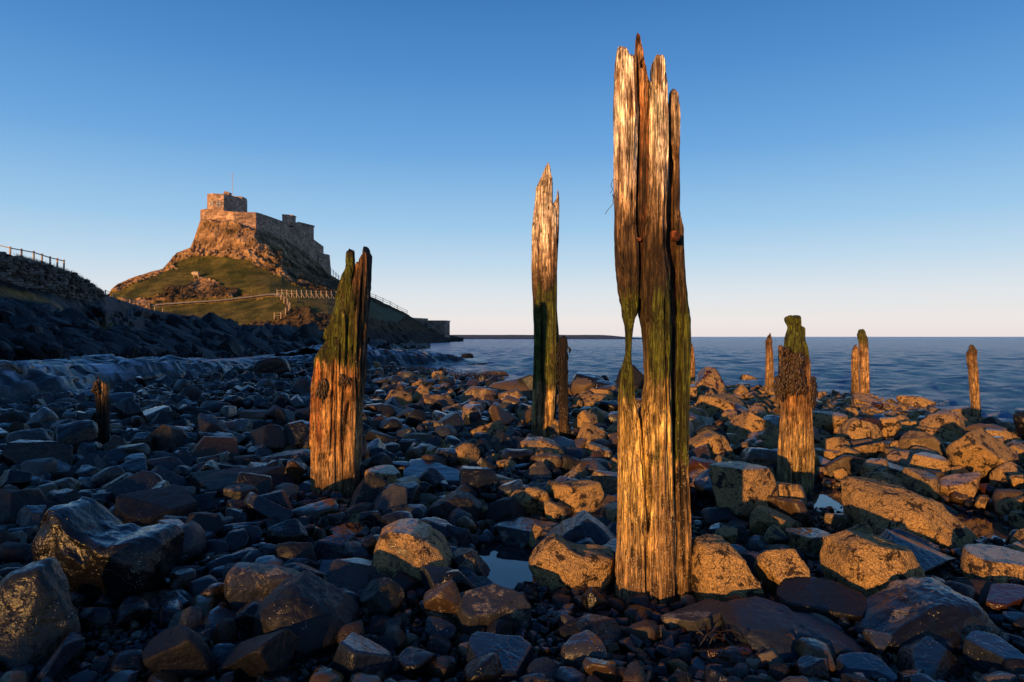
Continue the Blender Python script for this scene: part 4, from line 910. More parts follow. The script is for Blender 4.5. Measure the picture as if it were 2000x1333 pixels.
# the leaning green post
Y2 = 5.95
t2 = post_root(655, 970, Y2, 'thick leaning timber post with green algae on its splintered upper half')
ZL = [(480, (0.22, 0.12, 0.05), DARKW), (560, (0.20, 0.11, 0.045), DARKW), (700, (0.30, 0.15, 0.05), DARKW), (730, (0.46, 0.24, 0.075), ORANGE), (850, (0.46, 0.24, 0.075), (0.24, 0.08, 0.022)), (920, (0.38, 0.22, 0.08), BASEW), (985, (0.13, 0.06, 0.03), DARKW)]
BL = [(480, 0), (740, 0.04), (800, 0.35), (960, 0.5)]
LEL = [(480, 681), (489, 681), (513, 679), (553, 667), (594, 655), (634, 645), (675, 633), (703, 621), (744, 615), (784, 611), (865, 612), (906, 613), (946, 616), (990, 618)]
stave('splinter', t2, Y2, LEL, [(480, 692), (520, 692), (560, 691), (650, 688), (760, 683), (850, 676), (990, 674)], [(-1, 492), (-0.5, 489), (0.2, 488), (0.8, 492), (1, 510)], 0.33, 0.16, ZL, 0.3, [(515, 705, 600, 700, 0.95)], BL,
      [([(590, 655), (640, 650), (660, 648)], 3.5, 0.03), ([(720, 640), (800, 634)], 2, 0.03), ([(700, 660), (880, 655)], 2, 0.03)], nu=130, nv=300, seed=11, rough=1.7, holes=[(657, 600, 5, 0.05), (641, 672, 6, 0.06), (644, 886, 5, 0.03)])
stave('splinter', t2, Y2, [(480, 694), (530, 694), (600, 684), (700, 672), (800, 664), (880, 660), (990, 658)], [(480, 723), (545, 722), (625, 716), (703, 710), (784, 705), (865, 702), (946, 698), (990, 697)],
      [(-1, 522), (-0.75, 512), (-0.35, 516), (-0.1, 500), (0.1, 498), (0.25, 506), (0.4, 484), (0.5, 481), (0.6, 490), (0.8, 492), (1, 500)], 0.30, 0.17, [(480, (0.2, 0.10, 0.045), DARKW), (640, (0.13, 0.075, 0.03), BLACKW), (740, (0.34, 0.15, 0.045), DARKW), (860, (0.36, 0.20, 0.075), BASEW), (985, (0.15, 0.08, 0.04), DARKW)], 0.42,
      [(560, 715, 680, 702, 0.8)], BL, [([(520, 702), (700, 696)], 2.5, 0.05), ([(540, 714), (700, 706)], 2.5, 0.05), ([(780, 690), (830, 676), (940, 668)], 4, 0.07)], nu=120, nv=300, seed=12, rough=1.8)
weed_clump('seaweed', t2, Y2, 629, 738, 778, (6, 10, 5), 60, 5, 0.01, 20, 0.6, 0.0)
weed_clump('seaweed', t2, Y2, 611, 840, 868, (4, 6, 5), 50, 6, 0.04, 16, 1.0, 0.1)
weed_clump('seaweed', t2, Y2, 672, 730, 746, (7, 9, 4), 26, 7, 0.01, 16, 0.5, 0.0)

# the slim tall post and its short dark neighbour
Y3 = 9.4
t3 = post_root(1060, 865, Y3, 'slim tall bleached timber post with a notched top and a green waist')
ZS = [(320, BLEACH, (0.34, 0.24, 0.15)), (440, BLEACH, STREAK), (520, (0.40, 0.28, 0.16), STREAK), (560, (0.09, 0.055, 0.028), DARKW), (740, (0.08, 0.055, 0.02), DARKW), (760, HONEY, BASEW), (840, (0.42, 0.26, 0.10), BASEW), (880, (0.3, 0.18, 0.07), BASEW)]
stave('splinter', t3, Y3, [(318, 1061), (346, 1054), (367, 1047), (407, 1044), (444, 1039), (523, 1038), (580, 1041), (670, 1043), (740, 1041), (810, 1039), (900, 1038)], [(318, 1080), (360, 1080), (398, 1080), (410, 1086), (486, 1087), (600, 1087), (700, 1089), (765, 1085), (860, 1079), (900, 1079)],
      [(-1, 372), (-0.8, 350), (-0.4, 328), (-0.1, 321), (0.3, 322), (0.55, 330), (0.7, 343), (0.92, 348), (0.96, 357), (1, 358)], 0.24, 0.12, ZS, 0.22, [(575, 745, 1035, 1090, 1.0)], ((300, 0), (460, 0.03), (560, 0.05), (760, 0.05), (860, 0.2)), [([(540, 1055), (700, 1056), (860, 1061)], 2.4, 0.05)], nu=110, nv=300, seed=21, rough=0.9, holes=[(1062, 378, 2.2, .04), (1057, 454, 2.2, .04)])
stave('splinter', t3, Y3, [(360, 1086), (400, 1079), (440, 1080), (520, 1083), (600, 1084), (660, 1086), (700, 1086), (765, 1082), (900, 1080)], [(360, 1091.5), (407, 1093), (486, 1090), (533, 1088), (602, 1088), (663, 1092), (720, 1092), (765, 1088), (820, 1085), (900, 1083)], [(-1, 398), (-0.2, 390), (0.5, 371), (0.8, 371), (1, 380)], 0.2, 0.13, [(320, BLEACH, STREAK), (520, STREAK, DARKW), (640, DARKW, BLACKW), (900, (0.14, 0.09, 0.04), DARKW)], 0.4, [(590, 760, 1080, 1095, 0.8)], nu=60, nv=260, seed=22, rough=0.8)
t4 = post_root(1101, 870, 9.1, 'short dark post close beside the slim tall post')
stave('shaft', t4, 9.1, [(655, 1090), (700, 1089), (780, 1091), (840, 1092), (900, 1093)], [(655, 1109), (690, 1107), (720, 1108), (800, 1110), (840, 1111), (900, 1112)], [(-1, 668), (-0.5, 659), (0.2, 657), (0.8, 660), (1, 672)], 0.15, 0.06, [(650, (0.006, 0.0045, 0.004), (0.004, 0.003, 0.003)), (740, (0.007, 0.005, 0.004), (0.004, 0.003, 0.003)), (790, (0.02, 0.012, 0.006), (0.006, 0.004, 0.003)), (830, (0.06, 0.032, 0.013), BLACKW), (890, (0.08, 0.045, 0.02), DARKW)], 0.4, None, ((650, 0), (760, 0.05), (860, 0.2)), nu=80, nv=200, seed=23)
weed_clump('seaweed', t4, 9.1, 1099, 662, 760, (9, 9, 6), 130, 8, 0.07, 14, 0.7, 0.06, M_WRACK)
# the seaweed collared post on the right
Y5 = 6.1
t5 = post_root(1555, 957, Y5, 'stout post wearing a shaggy collar of dark seaweed under a green knob')
stave('shaft', t5, Y5, [(615, 1538), (626, 1539), (640, 1544), (660, 1540), (690, 1538), (720, 1536), (745, 1531), (792, 1530), (840, 1527), (900, 1524), (960, 1522), (1000, 1522)], [(600, 1566), (637, 1566), (660, 1567), (690, 1572), (706, 1576), (735, 1580), (810, 1582), (855, 1585), (900, 1587), (960, 1584), (1000, 1584)],
      [(-1, 620), (-0.9, 617), (-0.2, 618), (0.12, 616), (0.2, 620), (0.26, 633), (0.4, 639), (0.7, 637), (0.95, 640), (1, 648)], 0.24, 0.12, [(615, (0.13, 0.10, 0.02), DARKW), (690, (0.10, 0.06, 0.02), DARKW), (740, (0.40, 0.18, 0.05), STREAK), (800, (0.46, 0.26, 0.085), (0.3, 0.14, 0.045)), (850, (0.36, 0.23, 0.08), BASEW), (935, (0.30, 0.21, 0.075), BASEW), (950, (0.06, 0.04, 0.025), BLACKW)], 0.3,
      [(600, 690, 1530, 1585, 0.85)], ((600, 0), (760, 0.05), (830, 0.4), (940, 0.6), (955, 0.1)), [([(915, 1539), (955, 1539)], 1.2, 0.03)], nu=150, nv=260, seed=31, rough=1.0, holes=[(1534, 903, 2.2, .03), (1547, 823, 2.2, .03)], taper_top=0.985)
weed_clump('seaweed', t5, Y5, 1557, 688, 758, (13, 20, 33), 1300, 9, 0.15, 17, 0.85, 0.12)
weed_clump('seaweed', t5, Y5, 1528, 735, 770, (7, 9, 6), 160, 13, 0.05, 15, 0.8, 0.06)
weed_clump('seaweed', t5, Y5, 1588, 735, 790, (8, 10, 5), 220, 14, 0.06, 16, 0.8, 0.08)
weed_clump('seaweed', t5, Y5, 1538, 676, 694, (3, 4, 3), 40, 10, 0.05, 14, 1.0, 0.05)
# the stump in the shade by the rock shelf
Y6 = 8.7
t6 = post_root(197, 868, Y6, 'short rotten stump standing in the shade before the rock shelf')
for i, (a, b, c, d_, tops) in enumerate([(184, 192, 182, 193, 746), (191, 199, 192, 200, 741), (198, 206, 199, 206, 744), (205, 213, 205, 212, 748)]):
    stave('splinter', t6, Y6, [(735, a), (790, a + (1 if i else 4)), (880, a + (2 if i else 8))], [(735, b), (790, b), (880, b + 0.5)], [(-1, tops + 5), (-0.2, tops), (0.5, tops + 2), (1, tops + 7)], 0.17 - 0.02 * abs(i - 1.5), 0.08, [(735, (0.38, 0.25, 0.13), DARKW), (765, (0.24, 0.15, 0.08), BLACKW), (780, (0.03, 0.02, 0.012), BLACKW), (830, (0.02, 0.014, 0.01), BLACKW), (880, BLACKW, BLACKW)], 0.35, None, ((0, 0), (2000, 0)), nu=50, nv=160, seed=41 + i, rough=0.7)  # wood blackened below the top: the shade line is put into the colour
weed_clump('seaweed', t6, Y6, 186, 744, 764, (4, 5, 5), 60, 11, 0.05, 8, 0.7, 0.05)
weed_clump('seaweed', t6, Y6, 184, 806, 858, (6, 8, 12), 160, 12, 0.08, 14, 0.8, 0.08, M_WRACK)

# far posts at the water's edge
def far_post(Y, left, right, top, zones, label, seed, algae=None, T=0.16):
    r_ = post_root((left[-1][1] + right[-1][1]) / 2, left[-1][0], Y, label)
    stave('shaft', r_, Y, left, right, top, T, 0.05, zones, 0.32, algae, ((0, 0), (700, 0.1), (760, 0.3)), nu=56, nv=170, seed=seed, rough=1.1, zb=-0.75)
    return r_
ZF = [(640, (0.16, 0.09, 0.04), DARKW), (670, (0.30, 0.16, 0.07), DARKW), (690, (0.42, 0.26, 0.12), STREAK), (730, (0.36, 0.22, 0.08), BASEW), (800, (0.30, 0.19, 0.07), BASEW)]
far_post(17.2, [(650, 1501), (662, 1496), (680, 1497), (700, 1497), (730, 1496), (772, 1495)], [(650, 1505), (664, 1509), (672, 1507), (700, 1510), (772, 1511)], [(-1, 668), (-0.4, 660), (0.1, 650), (0.4, 658), (1, 668)], ZF, 'pointed post at the edge of the water, nearest the seaweed post', 51)
p_ = far_post(18.2, [(670, 1522), (680, 1520), (700, 1521), (760, 1521)], [(670, 1527), (682, 1530), (700, 1533), (760, 1533)], [(-1, 684), (-0.4, 676), (0.0, 672), (0.3, 680), (1, 686)], ZF, 'thin dark topped post peeping out behind the seaweed post', 52)
far_post(17.5, [(672, 1668), (685, 1665), (720, 1664), (775, 1662)], [(672, 1673), (685, 1676), (720, 1676), (775, 1677)], [(-1, 682), (-0.3, 676), (0.2, 673), (0.6, 678), (1, 684)], ZF, 'thinner orange post of the close pair standing against the sea', 53, T=0.13)
far_post(17.0, [(643, 1678), (655, 1676), (668, 1679), (700, 1680), (775, 1681)], [(643, 1687), (655, 1691), (668, 1694), (700, 1695), (775, 1698)], [(-1, 652), (-0.6, 645), (0.1, 643), (0.6, 646), (1, 655)], [(640, (0.10, 0.08, 0.02), DARKW), (668, (0.14, 0.09, 0.03), DARKW), (674, (0.46, 0.27, 0.12), STREAK), (800, (0.36, 0.22, 0.08), BASEW)], 'taller green capped post of the close pair standing against the sea', 54, [(635, 670, 1670, 1700, 0.7)])
far_post(13.6, [(673, 1893), (690, 1889), (705, 1890), (730, 1894), (792, 1899), (830, 1901)], [(673, 1899), (685, 1906), (700, 1905), (730, 1909), (792, 1912), (830, 1914)], [(-1, 690), (-0.5, 683), (0.0, 676), (0.3, 673), (0.5, 682), (1, 685)], ZF, 'lone leaning post standing in the water away from the others', 55, [(665, 690, 1885, 1912, 0.5)])
far_post(20.5, [(655, 1346.5), (680, 1344), (720, 1343), (765, 1342)], [(655, 1348.5), (680, 1354), (720, 1357), (765, 1359)], [(-1, 680), (-0.3, 664), (0, 659), (0.4, 670), (1, 682)], ZF, 'pointed slender post showing just behind the tallest post', 56)
POSTS_XY = [(0.72, 3.63, 0.24), (-1.53, 6.1, 0.28), (0.42, 9.5, 0.22), (0.70, 9.15, 0.12), (2.53, 6.2, 0.22), (-5.25, 8.75, 0.18)]

# ---------------------------------------------------------------- rocks
PXR = lambda pts, Y: [((x - CX) / F * Y, CH - (y - HY) / F * Y) for x, y in pts]
def add_rock(v, f, x, y, z, col, barn, label, rnd, group=None, wet=None):
    n = len(v); c = np.tile(np.array(COL[col]) * 1.0, (n, 1)) if isinstance(col, str) else np.tile(np.array(col), (n, 1))
    o = link_mesh('rock', v + np.array([x, y, z]), f, M_ROCK, None, True, {'col': c, 'barn': np.full(n, barn), 'rnd': np.full(n, rnd), 'wet': np.full(n, (rnd * 7.31) % 1 if wet is None else wet)}, loc=(x, y, z))
    tag(o, label, 'rock', group or 'rocks strewn over the beach'); return o
NAMED = []
def outlined(pts, depth, col, barn, label, seed, foot):
    X, Yf, zg = ray_ground(np.mean([p[0] for p in pts]), foot); Yc = Yf + depth * 0.3
    v, f = outline_rock(PXR(pts, Yc), depth, np.random.default_rng(seed))
    c = np.array([(v[:, 0].max() + v[:, 0].min()) / 2, 0, (v[:, 2].max() + v[:, 2].min()) / 2]); v = v - c
    add_rock(v, f, c[0], Yc, c[2], COL[col], barn, label, seed * 0.17 % 1); ROCKS.append((c[0], Yc, np.ptp(v[:, 0]) / 2, depth / 2)); NAMED.append((c[0], Yc, label))
HERO = [  # left, right, top, foot (photo pixels), shape, colour, barnacles, label
 (-30, 163, 1098, 1325, 'boul', 'green', .30, 'huge smooth greenish dark boulder low in the shaded corner'),
 (-60, 102, 952, 1050, 'ang', 'dark', .05, 'big dark rock half out of the picture beside the two-horned rock'),
 (3, 136, 858, 940, 'slab', 'dark', .05, 'smooth dark slab leaning to one side before the brown cobble'),
 (84, 154, 932, 982, 'cob', 'brown', .12, 'round brown cobble behind the two-horned rock'),
 (69, 134, 841, 873, 'cob', 'tan', .25, 'tan oval cobble in front of the rotten stump'),
 (57, 123, 820, 850, 'cob', 'grey', .1, 'grey rounded stone beside the tan oval cobble'),
 (130, 177, 901, 930, 'cob', 'grey', .1, 'plain grey cobble behind the brown cobble'),
 (281, 350, 803, 842, 'peak', 'dark', .05, 'dark tent-shaped rock on gravel past the stump'),
 (396, 488, 817, 862, 'boul', 'grey', .5, 'barnacled grey brown boulder on the shaded side of the leaning post'),
 (362, 476, 852, 914, 'ang', 'brown', .45, 'brown block with barnacles along its lower face'),
 (508, 610, 880, 928, 'ang', 'dark', .5, 'speckled dark rock beside the leaning post'),
 (294, 364, 894, 935, 'boul', 'pale', .15, 'pale grey boulder resting on a dark pointed rock'),
 (253, 360, 908, 968, 'peak', 'blue', .05, 'dark bluish pointed rock below the pale grey boulder'),
 (357, 572, 913, 982, 'slab', 'dark', .35, 'long dark speckled slab in front of the brown block'),
 (228, 386, 958, 1050, 'slab', 'dark', .1, 'broad round dark slab behind the two-horned rock'),
 (352, 424, 960, 1012, 'ang', 'blue', .1, 'small bluish wedge next to the broad round slab'),
 (493, 579, 955, 1018, 'ang', 'blue', .1, 'striped blue grey boulder left of the leaning post foot'),
 (566, 668, 977, 1034, 'boul', 'brown', .35, 'rounded brown boulder right below the leaning post'),
 (562, 618, 1008, 1050, 'ang', 'blue', .15, 'small shiny blue block below the rounded brown boulder'),
 (600, 712, 1041, 1114, 'slab', 'blue', .3, 'slanting blue speckled slab near the big barnacled hump'),
 (637, 727, 1026, 1066, 'slab', 'brown', .1, 'flat brown stone behind the slanting blue slab'),
 (516, 578, 1027, 1066, 'ang', 'dark', .1, 'dark angular stone among cobbles left of the slanting slab'),
 (436, 483, 1022, 1049, 'slab', 'grey', .3, 'small flat grey stone right of the two-horned rock'),
 (460, 497, 1000, 1027, 'cob', 'red', .1, 'small reddish brown cobble behind the flat grey stone'),
 (5, 53, 1038, 1082, 'boul', 'pale', .25, 'pale cobble at the side of the two-horned rock'),
 (437, 606, 1095, 1210, 'boul', 'grey', .55, 'big grey barnacled boulder in the shaded foreground'),
 (379, 446, 1138, 1198, 'cob', 'brown', .15, 'smooth brown cobble against the big grey barnacled boulder'),
 (262, 370, 1160, 1222, 'slab', 'dark', .1, 'low flat dark rock beside the smooth brown cobble'),
 (507, 690, 1144, 1290, 'peak', 'dark', .3, 'big dark ridge-backed rock in front of the grey barnacled boulder'),
 (428, 580, 1222, 1350, 'ang', 'dark', .35, 'dark block with barnacled edge at the bottom of the picture'),
 (413, 463, 1208, 1272, 'cob', 'red', .3, 'round reddish cobble beside the dark bottom block'),
 (345, 410, 1245, 1295, 'ang', 'dark', .1, 'small black rock on the shaded gravel'),
 (495, 566, 696, 743, 'boul', 'dark', .05, 'round dark boulder at the foot of the far rock shelf'),
 (714, 797, 912, 976, 'slab', 'tan', .75, 'squared barnacled block with a flat blue top'),
 (790, 956, 903, 958, 'slab', 'blue', .3, 'long low slab with a shining blue top'),
 (943, 1020, 924, 968, 'boul', 'tan', .7, 'barnacled brown hump right of the long blue slab'),
 (1016, 1110, 856, 910, 'ang', 'pale', .75, 'pale sunlit boulder lying at the foot of the slim post'),
 (1136, 1184, 931, 976, 'ang', 'tan', .7, 'small sunlit barnacled block close to the tallest post'),
 (1108, 1155, 902, 924, 'slab', 'blue', 0, 'small wet blue slab past the pale sunlit boulder'),
 (820, 944, 964, 1032, 'peak', 'dark', .2, 'dark gabled rock behind the big barnacled hump'),
 (943, 1043, 966, 1030, 'peak', 'dark', .35, 'dark pyramid rock next to the gabled rock'),
 (1062, 1128, 976, 1030, 'ang', 'tan', .65, 'tan edged rock with one sunlit face behind the dark peak'),
 (725, 880, 1028, 1155, 'boul', 'tan', .72, 'big rounded barnacled hump catching the sun'),
 (870, 957, 1068, 1140, 'ang', 'dark', .45, 'speckled dark rock between the barnacled hump and the tide pool'),
 (1040, 1210, 1008, 1100, 'peak', 'blue', .05, 'smooth dark peak rising behind the sunlit barnacled block'),
 (1034, 1200, 1052, 1163, 'ang', 'tan', .95, 'sunlit barnacled block just beside the foot of the tallest post'),
 (962, 1024, 1079, 1110, 'cob', 'brown', .05, 'small brown stone sitting in the blue tide pool'),
 (969, 1092, 1020, 1066, 'slab', 'dark', .35, 'flat speckled slab at the back of the tide pool'),
 (701, 792, 1132, 1220, 'boul', 'green', .45, 'egg-shaped barnacled stone below the big barnacled hump'),
 (826, 912, 1128, 1244, 'ang', 'brown', .5, 'upright brown blade of rock in front of the tide pool'),
 (888, 1039, 1144, 1256, 'slab', 'grey', .45, 'flat topped block with a barnacled front below the pool'),
 (911, 1044, 1245, 1345, 'slab', 'blue', .3, 'dark square slab under the flat topped block'),
 (784, 819, 1236, 1272, 'cob', 'pale', .1, 'little pale egg-shaped cobble in the foreground'),
 (889, 933, 1008, 1058, 'cob', 'brown', .1, 'brown upright cobble behind the speckled dark rock'),
 (1088, 1136, 1198, 1243, 'cob', 'grey', .3, 'speckled grey cobble standing near the tallest post'),
 (1094, 1184, 1240, 1325, 'cob', 'grey', .15, 'long grey cobble lying aslant in the foreground'),
 (1214, 1290, 1208, 1265, 'cob', 'brown', .15, 'round brown cobble right in front of the tallest post'),
 (1136, 1185, 1148, 1208, 'ang', 'dark', .1, 'dark upright stone left of the tallest post foot'),
 (1124, 1224, 1204, 1280, 'ang', 'dark', .35, 'dark mottled rock left of the round brown cobble'),
 (1183, 1224, 1168, 1203, 'cob', 'red', .2, 'small reddish cobble against the foot of the tallest post'),
 (1216, 1277, 1183, 1222, 'cob', 'brown', .1, 'brown stone tucked under the tallest post'),
 (988, 1036, 1157, 1193, 'cob', 'grey', .1, 'rounded grey stone beside the flat topped block'),
 (904, 977, 1128, 1165, 'slab', 'dark', .1, 'thin dark stone on the near rim of the tide pool'),
 (826, 887, 770, 804, 'boul', 'tan', .6, 'sunlit tan boulder farther back, first of the bright row'),
 (900, 975, 754, 795, 'boul', 'tan', .55, 'large sunlit rounded boulder in the bright row'),
 (970, 1025, 761, 798, 'ang', 'tan', .6, 'sunlit angular boulder at the end of the bright row'),
 (862, 914, 789, 824, 'boul', 'grey', .55, 'grey round boulder in front of the bright row'),
 (832, 867, 733, 765, 'peak', 'grey', .3, 'pointed grey rock near the water behind the bright row'),
 (917, 991, 822, 869, 'ang', 'tan', .8, 'barnacled block half in shadow beyond the long blue slab'),
 (951, 996, 797, 826, 'ang', 'tan', .7, 'sunlit tan block between bright row and slim post'),
 (1012, 1042, 800, 832, 'ang', 'tan', .7, 'small sunlit block touching the slim post'),
 (848, 877, 856, 902, 'peak', 'tan', .6, 'narrow upright tan stone behind the long blue slab'),
 (1114, 1168, 800, 857, 'boul', 'tan', .85, 'tan boulder right behind the short dark post'),
 (783, 855, 845, 880, 'ang', 'tan', .6, 'broken brown rock lying past the squared block'),
 (1342, 1432, 843, 926, 'boul', 'pale', .72, 'large pale boulder standing just past the tallest post'),
 (1344, 1466, 916, 975, 'slab', 'tan', .6, 'low brown rock under the large pale boulder'),
 (1425, 1525, 802, 876, 'ang', 'tan', .9, 'cracked tan boulder half shaded behind the seaweed post'),
 (1463, 1527, 903, 943, 'slab', 'blue', .35, 'bluish brown stone touching the seaweed post'),
 (1627, 1722, 816, 889, 'boul', 'tan', .85, 'big shaded tan boulder past the seaweed post'),
 (1688, 1760, 812, 876, 'boul', 'pale', .8, 'bright white edged boulder behind the big shaded one'),
 (1608, 1684, 886, 938, 'boul', 'brown', .55, 'brown boulder right of the seaweed post foot'),
 (1672, 1886, 944, 1068, 'slab', 'tan', .97, 'very large tilted tan slab sloping down to one side'),
 (1464, 1568, 988, 1063, 'ang', 'tan', .75, 'sunlit brown rock in front of the seaweed post'),
 (1535, 1630, 1035, 1088, 'boul', 'tan', .65, 'low tan boulder before the seaweed post'),
 (1710, 1786, 1011, 1057, 'cob', 'grey', .15, 'smooth grey boulder below the very large tilted slab'),
 (1355, 1497, 1059, 1207, 'boul', 'tan', .97, 'big golden barnacled boulder next to the tallest post'),
 (1627, 1805, 1048, 1192, 'boul', 'tan', .8, 'big barnacled boulder with dark crown in the right foreground'),
 (1699, 1890, 1050, 1150, 'ang', 'blue', .35, 'dark wet rock behind the dark crowned boulder'),
 (1884, 2030, 1073, 1160, 'slab', 'tan', .85, 'broad tan block at the edge of the picture'),
 (1512, 1691, 1142, 1230, 'slab', 'dark', .3, 'dark flat-backed rock with barnacled end near the dark crowned boulder'),
 (1906, 2020, 1149, 1210, 'slab', 'red', .2, 'reddish flat rock under the broad tan block'),
 (1287, 1436, 1178, 1252, 'slab', 'grey', .45, 'flat whitish grey rock in front of the golden boulder'),
 (1418, 1678, 1197, 1300, 'slab', 'blue', .3, 'very long flat blue grey slab in the foreground'),
 (1357, 1473, 1254, 1312, 'boul', 'red', .3, 'reddish brown stone before the long blue grey slab'),
 (1554, 1620, 1282, 1345, 'boul', 'red', .1, 'dark red round stone at the bottom of the picture'),
 (1628, 1740, 1287, 1345, 'slab', 'blue', .3, 'pale blue stone cut by the bottom of the picture'),
 (1896, 2020, 1248, 1335, 'slab', 'blue', .15, 'wide dark blue slab in the bottom corner'),
 (1740, 1890, 1262, 1345, 'slab', 'dark', .1, 'low black slab between the pale blue and wide blue slabs'),
 (1477, 1587, 1104, 1156, 'boul', 'dark', .4, 'dark speckled rock right of the golden boulder'),
 (1382, 1462, 1018, 1072, 'ang', 'blue', .15, 'bluish angular rock behind the golden boulder'),
 (1456, 1504, 1046, 1088, 'cob', 'grey', .1, 'brown grey cobble just behind the golden boulder'),
 (1345, 1372, 1110, 1172, 'ang', 'tan', .8, 'narrow squared stone wedged between post and golden boulder'),
 (1824, 1924, 921, 983, 'boul', 'tan', .85, 'cracked tan hump past the very large tilted slab'),
 (1954, 2030, 859, 904, 'boul', 'tan', .85, 'round tan boulder by the right edge'),
 (1788, 1876, 833, 886, 'ang', 'tan', .85, 'split tan boulder in front of the shore rocks'),
 (1855, 1964, 905, 938, 'slab', 'tan', .85, 'long low tan slab above the cracked hump'),
 (1754, 1835, 772, 801, 'boul', 'tan', .85, 'long tan boulder at the edge of the water'),
 (1829, 1905, 793, 826, 'boul', 'tan', .85, 'rounded tan boulder below the lone leaning post'),
 (1438, 1488, 731, 760, 'boul', 'tan', .85, 'rounded tan boulder on the skyline of the shore rocks'),
 (1662, 1715, 769, 798, 'slab', 'tan', .85, 'tan boulder under the close pair of posts'),
 (1426, 1462, 751, 790, 'ang', 'tan', .85, 'upright tan rock below the skyline boulder'),
 (1152, 1176, 731, 753, 'ang', 'tan', .6, 'upright tan stone alone at the water between the posts'),
 (1172, 1194, 738, 754, 'peak', 'tan', .6, 'small pointed stone next to the upright stone at the water'),
 (1980, 2030, 802, 842, 'boul', 'tan', .7, 'tan boulder at the water by the right edge'),
 (1932, 1985, 793, 812, 'slab', 'dark', .4, 'low dark rock awash in the sea'),
 (935, 1000, 724, 740, 'boul', 'brown', .5, 'low brown rock standing in the shallow water'),
 (900, 925, 690, 704, 'boul', 'dark', .2, 'dark rock at the tip of the sea shelf'),
]
OUTL = {
 'big golden barnacled boulder next to the tallest post': ([(1357, 1090), (1368, 1066), (1395, 1059), (1425, 1064), (1445, 1085), (1470, 1130), (1490, 1180), (1497, 1207), (1440, 1212), (1390, 1200), (1362, 1180), (1355, 1130)], .34, 1200),
 'sunlit barnacled block just beside the foot of the tallest post': ([(1034, 1110), (1042, 1090), (1062, 1065), (1085, 1052), (1110, 1068), (1140, 1078), (1170, 1078), (1200, 1085), (1202, 1130), (1180, 1150), (1130, 1155), (1085, 1165), (1050, 1140)], .32, 1160),
 'big rounded barnacled hump catching the sun': ([(725, 1075), (740, 1045), (770, 1030), (810, 1028), (835, 1040), (860, 1065), (880, 1095), (876, 1125), (850, 1152), (780, 1158), (735, 1140), (722, 1110)], .4, 1152),
 'very large tilted tan slab sloping down to one side': ([(1674, 955), (1690, 946), (1760, 955), (1800, 968), (1840, 1000), (1870, 1030), (1888, 1060), (1850, 1070), (1780, 1062), (1720, 1055), (1680, 1035), (1672, 990)], .6, 1065),
 'big barnacled boulder with dark crown in the right foreground': ([(1630, 1100), (1640, 1068), (1680, 1050), (1720, 1060), (1770, 1072), (1800, 1110), (1805, 1150), (1790, 1180), (1750, 1192), (1690, 1182), (1645, 1160), (1632, 1130)], .42, 1188),
 'smooth dark peak rising behind the sunlit barnacled block': ([(1040, 1090), (1070, 1060), (1110, 1028), (1147, 1010), (1180, 1035), (1212, 1062), (1215, 1100), (1120, 1112)], .4, 1098),
 'big dark ridge-backed rock in front of the grey barnacled boulder': ([(507, 1180), (540, 1155), (575, 1144), (620, 1165), (660, 1185), (685, 1215), (690, 1260), (640, 1292), (560, 1292), (520, 1250)], .4, 1285),
 'very long flat blue grey slab in the foreground': ([(1418, 1215), (1440, 1202), (1500, 1200), (1560, 1215), (1640, 1240), (1678, 1255), (1672, 1285), (1600, 1292), (1540, 1302), (1470, 1287), (1425, 1250)], .5, 1292),
 'dark gabled rock behind the big barnacled hump': ([(820, 1010), (850, 985), (890, 966), (915, 970), (940, 990), (944, 1025), (900, 1036), (840, 1032)], .35, 1030),
 'large pale boulder standing just past the tallest post': ([(1342, 890), (1350, 868), (1375, 852), (1398, 845), (1415, 852), (1425, 870), (1432, 895), (1420, 918), (1380, 930), (1348, 918)], .5, 925),
 'pale sunlit boulder lying at the foot of the slim post': ([(1016, 868), (1030, 858), (1060, 857), (1085, 866), (1105, 885), (1110, 895), (1090, 910), (1060, 912), (1035, 897)], .4, 908)}
hr = np.random.default_rng(77)
for (x0, x1, yt, yb, kind, col, barn, label) in HERO:
    if label in OUTL: outlined(OUTL[label][0], OUTL[label][1], col, barn, label, 20 + len(ROCKS), OUTL[label][2]); continue
    cx = (x0 + x1) / 2; X, Yf, zg = ray_ground(cx, yb)
    w = (x1 - x0) / F * Yf; dep = min(w * hr.uniform(0.7, 0.95), 1.4); Yc = Yf + dep * 0.42; Xc = (cx - CX) / F * Yc; w = (x1 - x0) / F * Yc
    zc = float(ground(np.array([Xc]), np.array([Yc]))[0]); zt = CH - (yt - HY) / F * (Yc + dep * 0.08)
    h = max(zt - zc, 0.18 * w); h2 = h * 1.22
    v, f = unit_rock(kind, hr, 5 if (x1 - x0) > 85 else 4)
    if kind in ('ang', 'boul', 'cob'):
        a = hr.normal(0, 0.25); ca, sa = math.cos(a), math.sin(a); v = np.stack([v[:, 0] * ca - v[:, 2] * sa, v[:, 1], v[:, 0] * sa + v[:, 2] * ca], 1)
    lo, hi = v.min(0), v.max(0); v = (v - (lo + hi) / 2) / (hi - lo) * np.array([w, dep, h2])
    zmid = zc + h - h2 / 2
    c = np.array(COL[col]) * hr.uniform(0.85, 1.15)
    add_rock(v, f, Xc, Yc, zmid, c, barn, label, hr.random(), wet=0.95 if ('blue' in label and kind == 'slab') else None); ROCKS.append((Xc, Yc, w / 2, dep / 2)); NAMED.append((Xc, Yc, label))

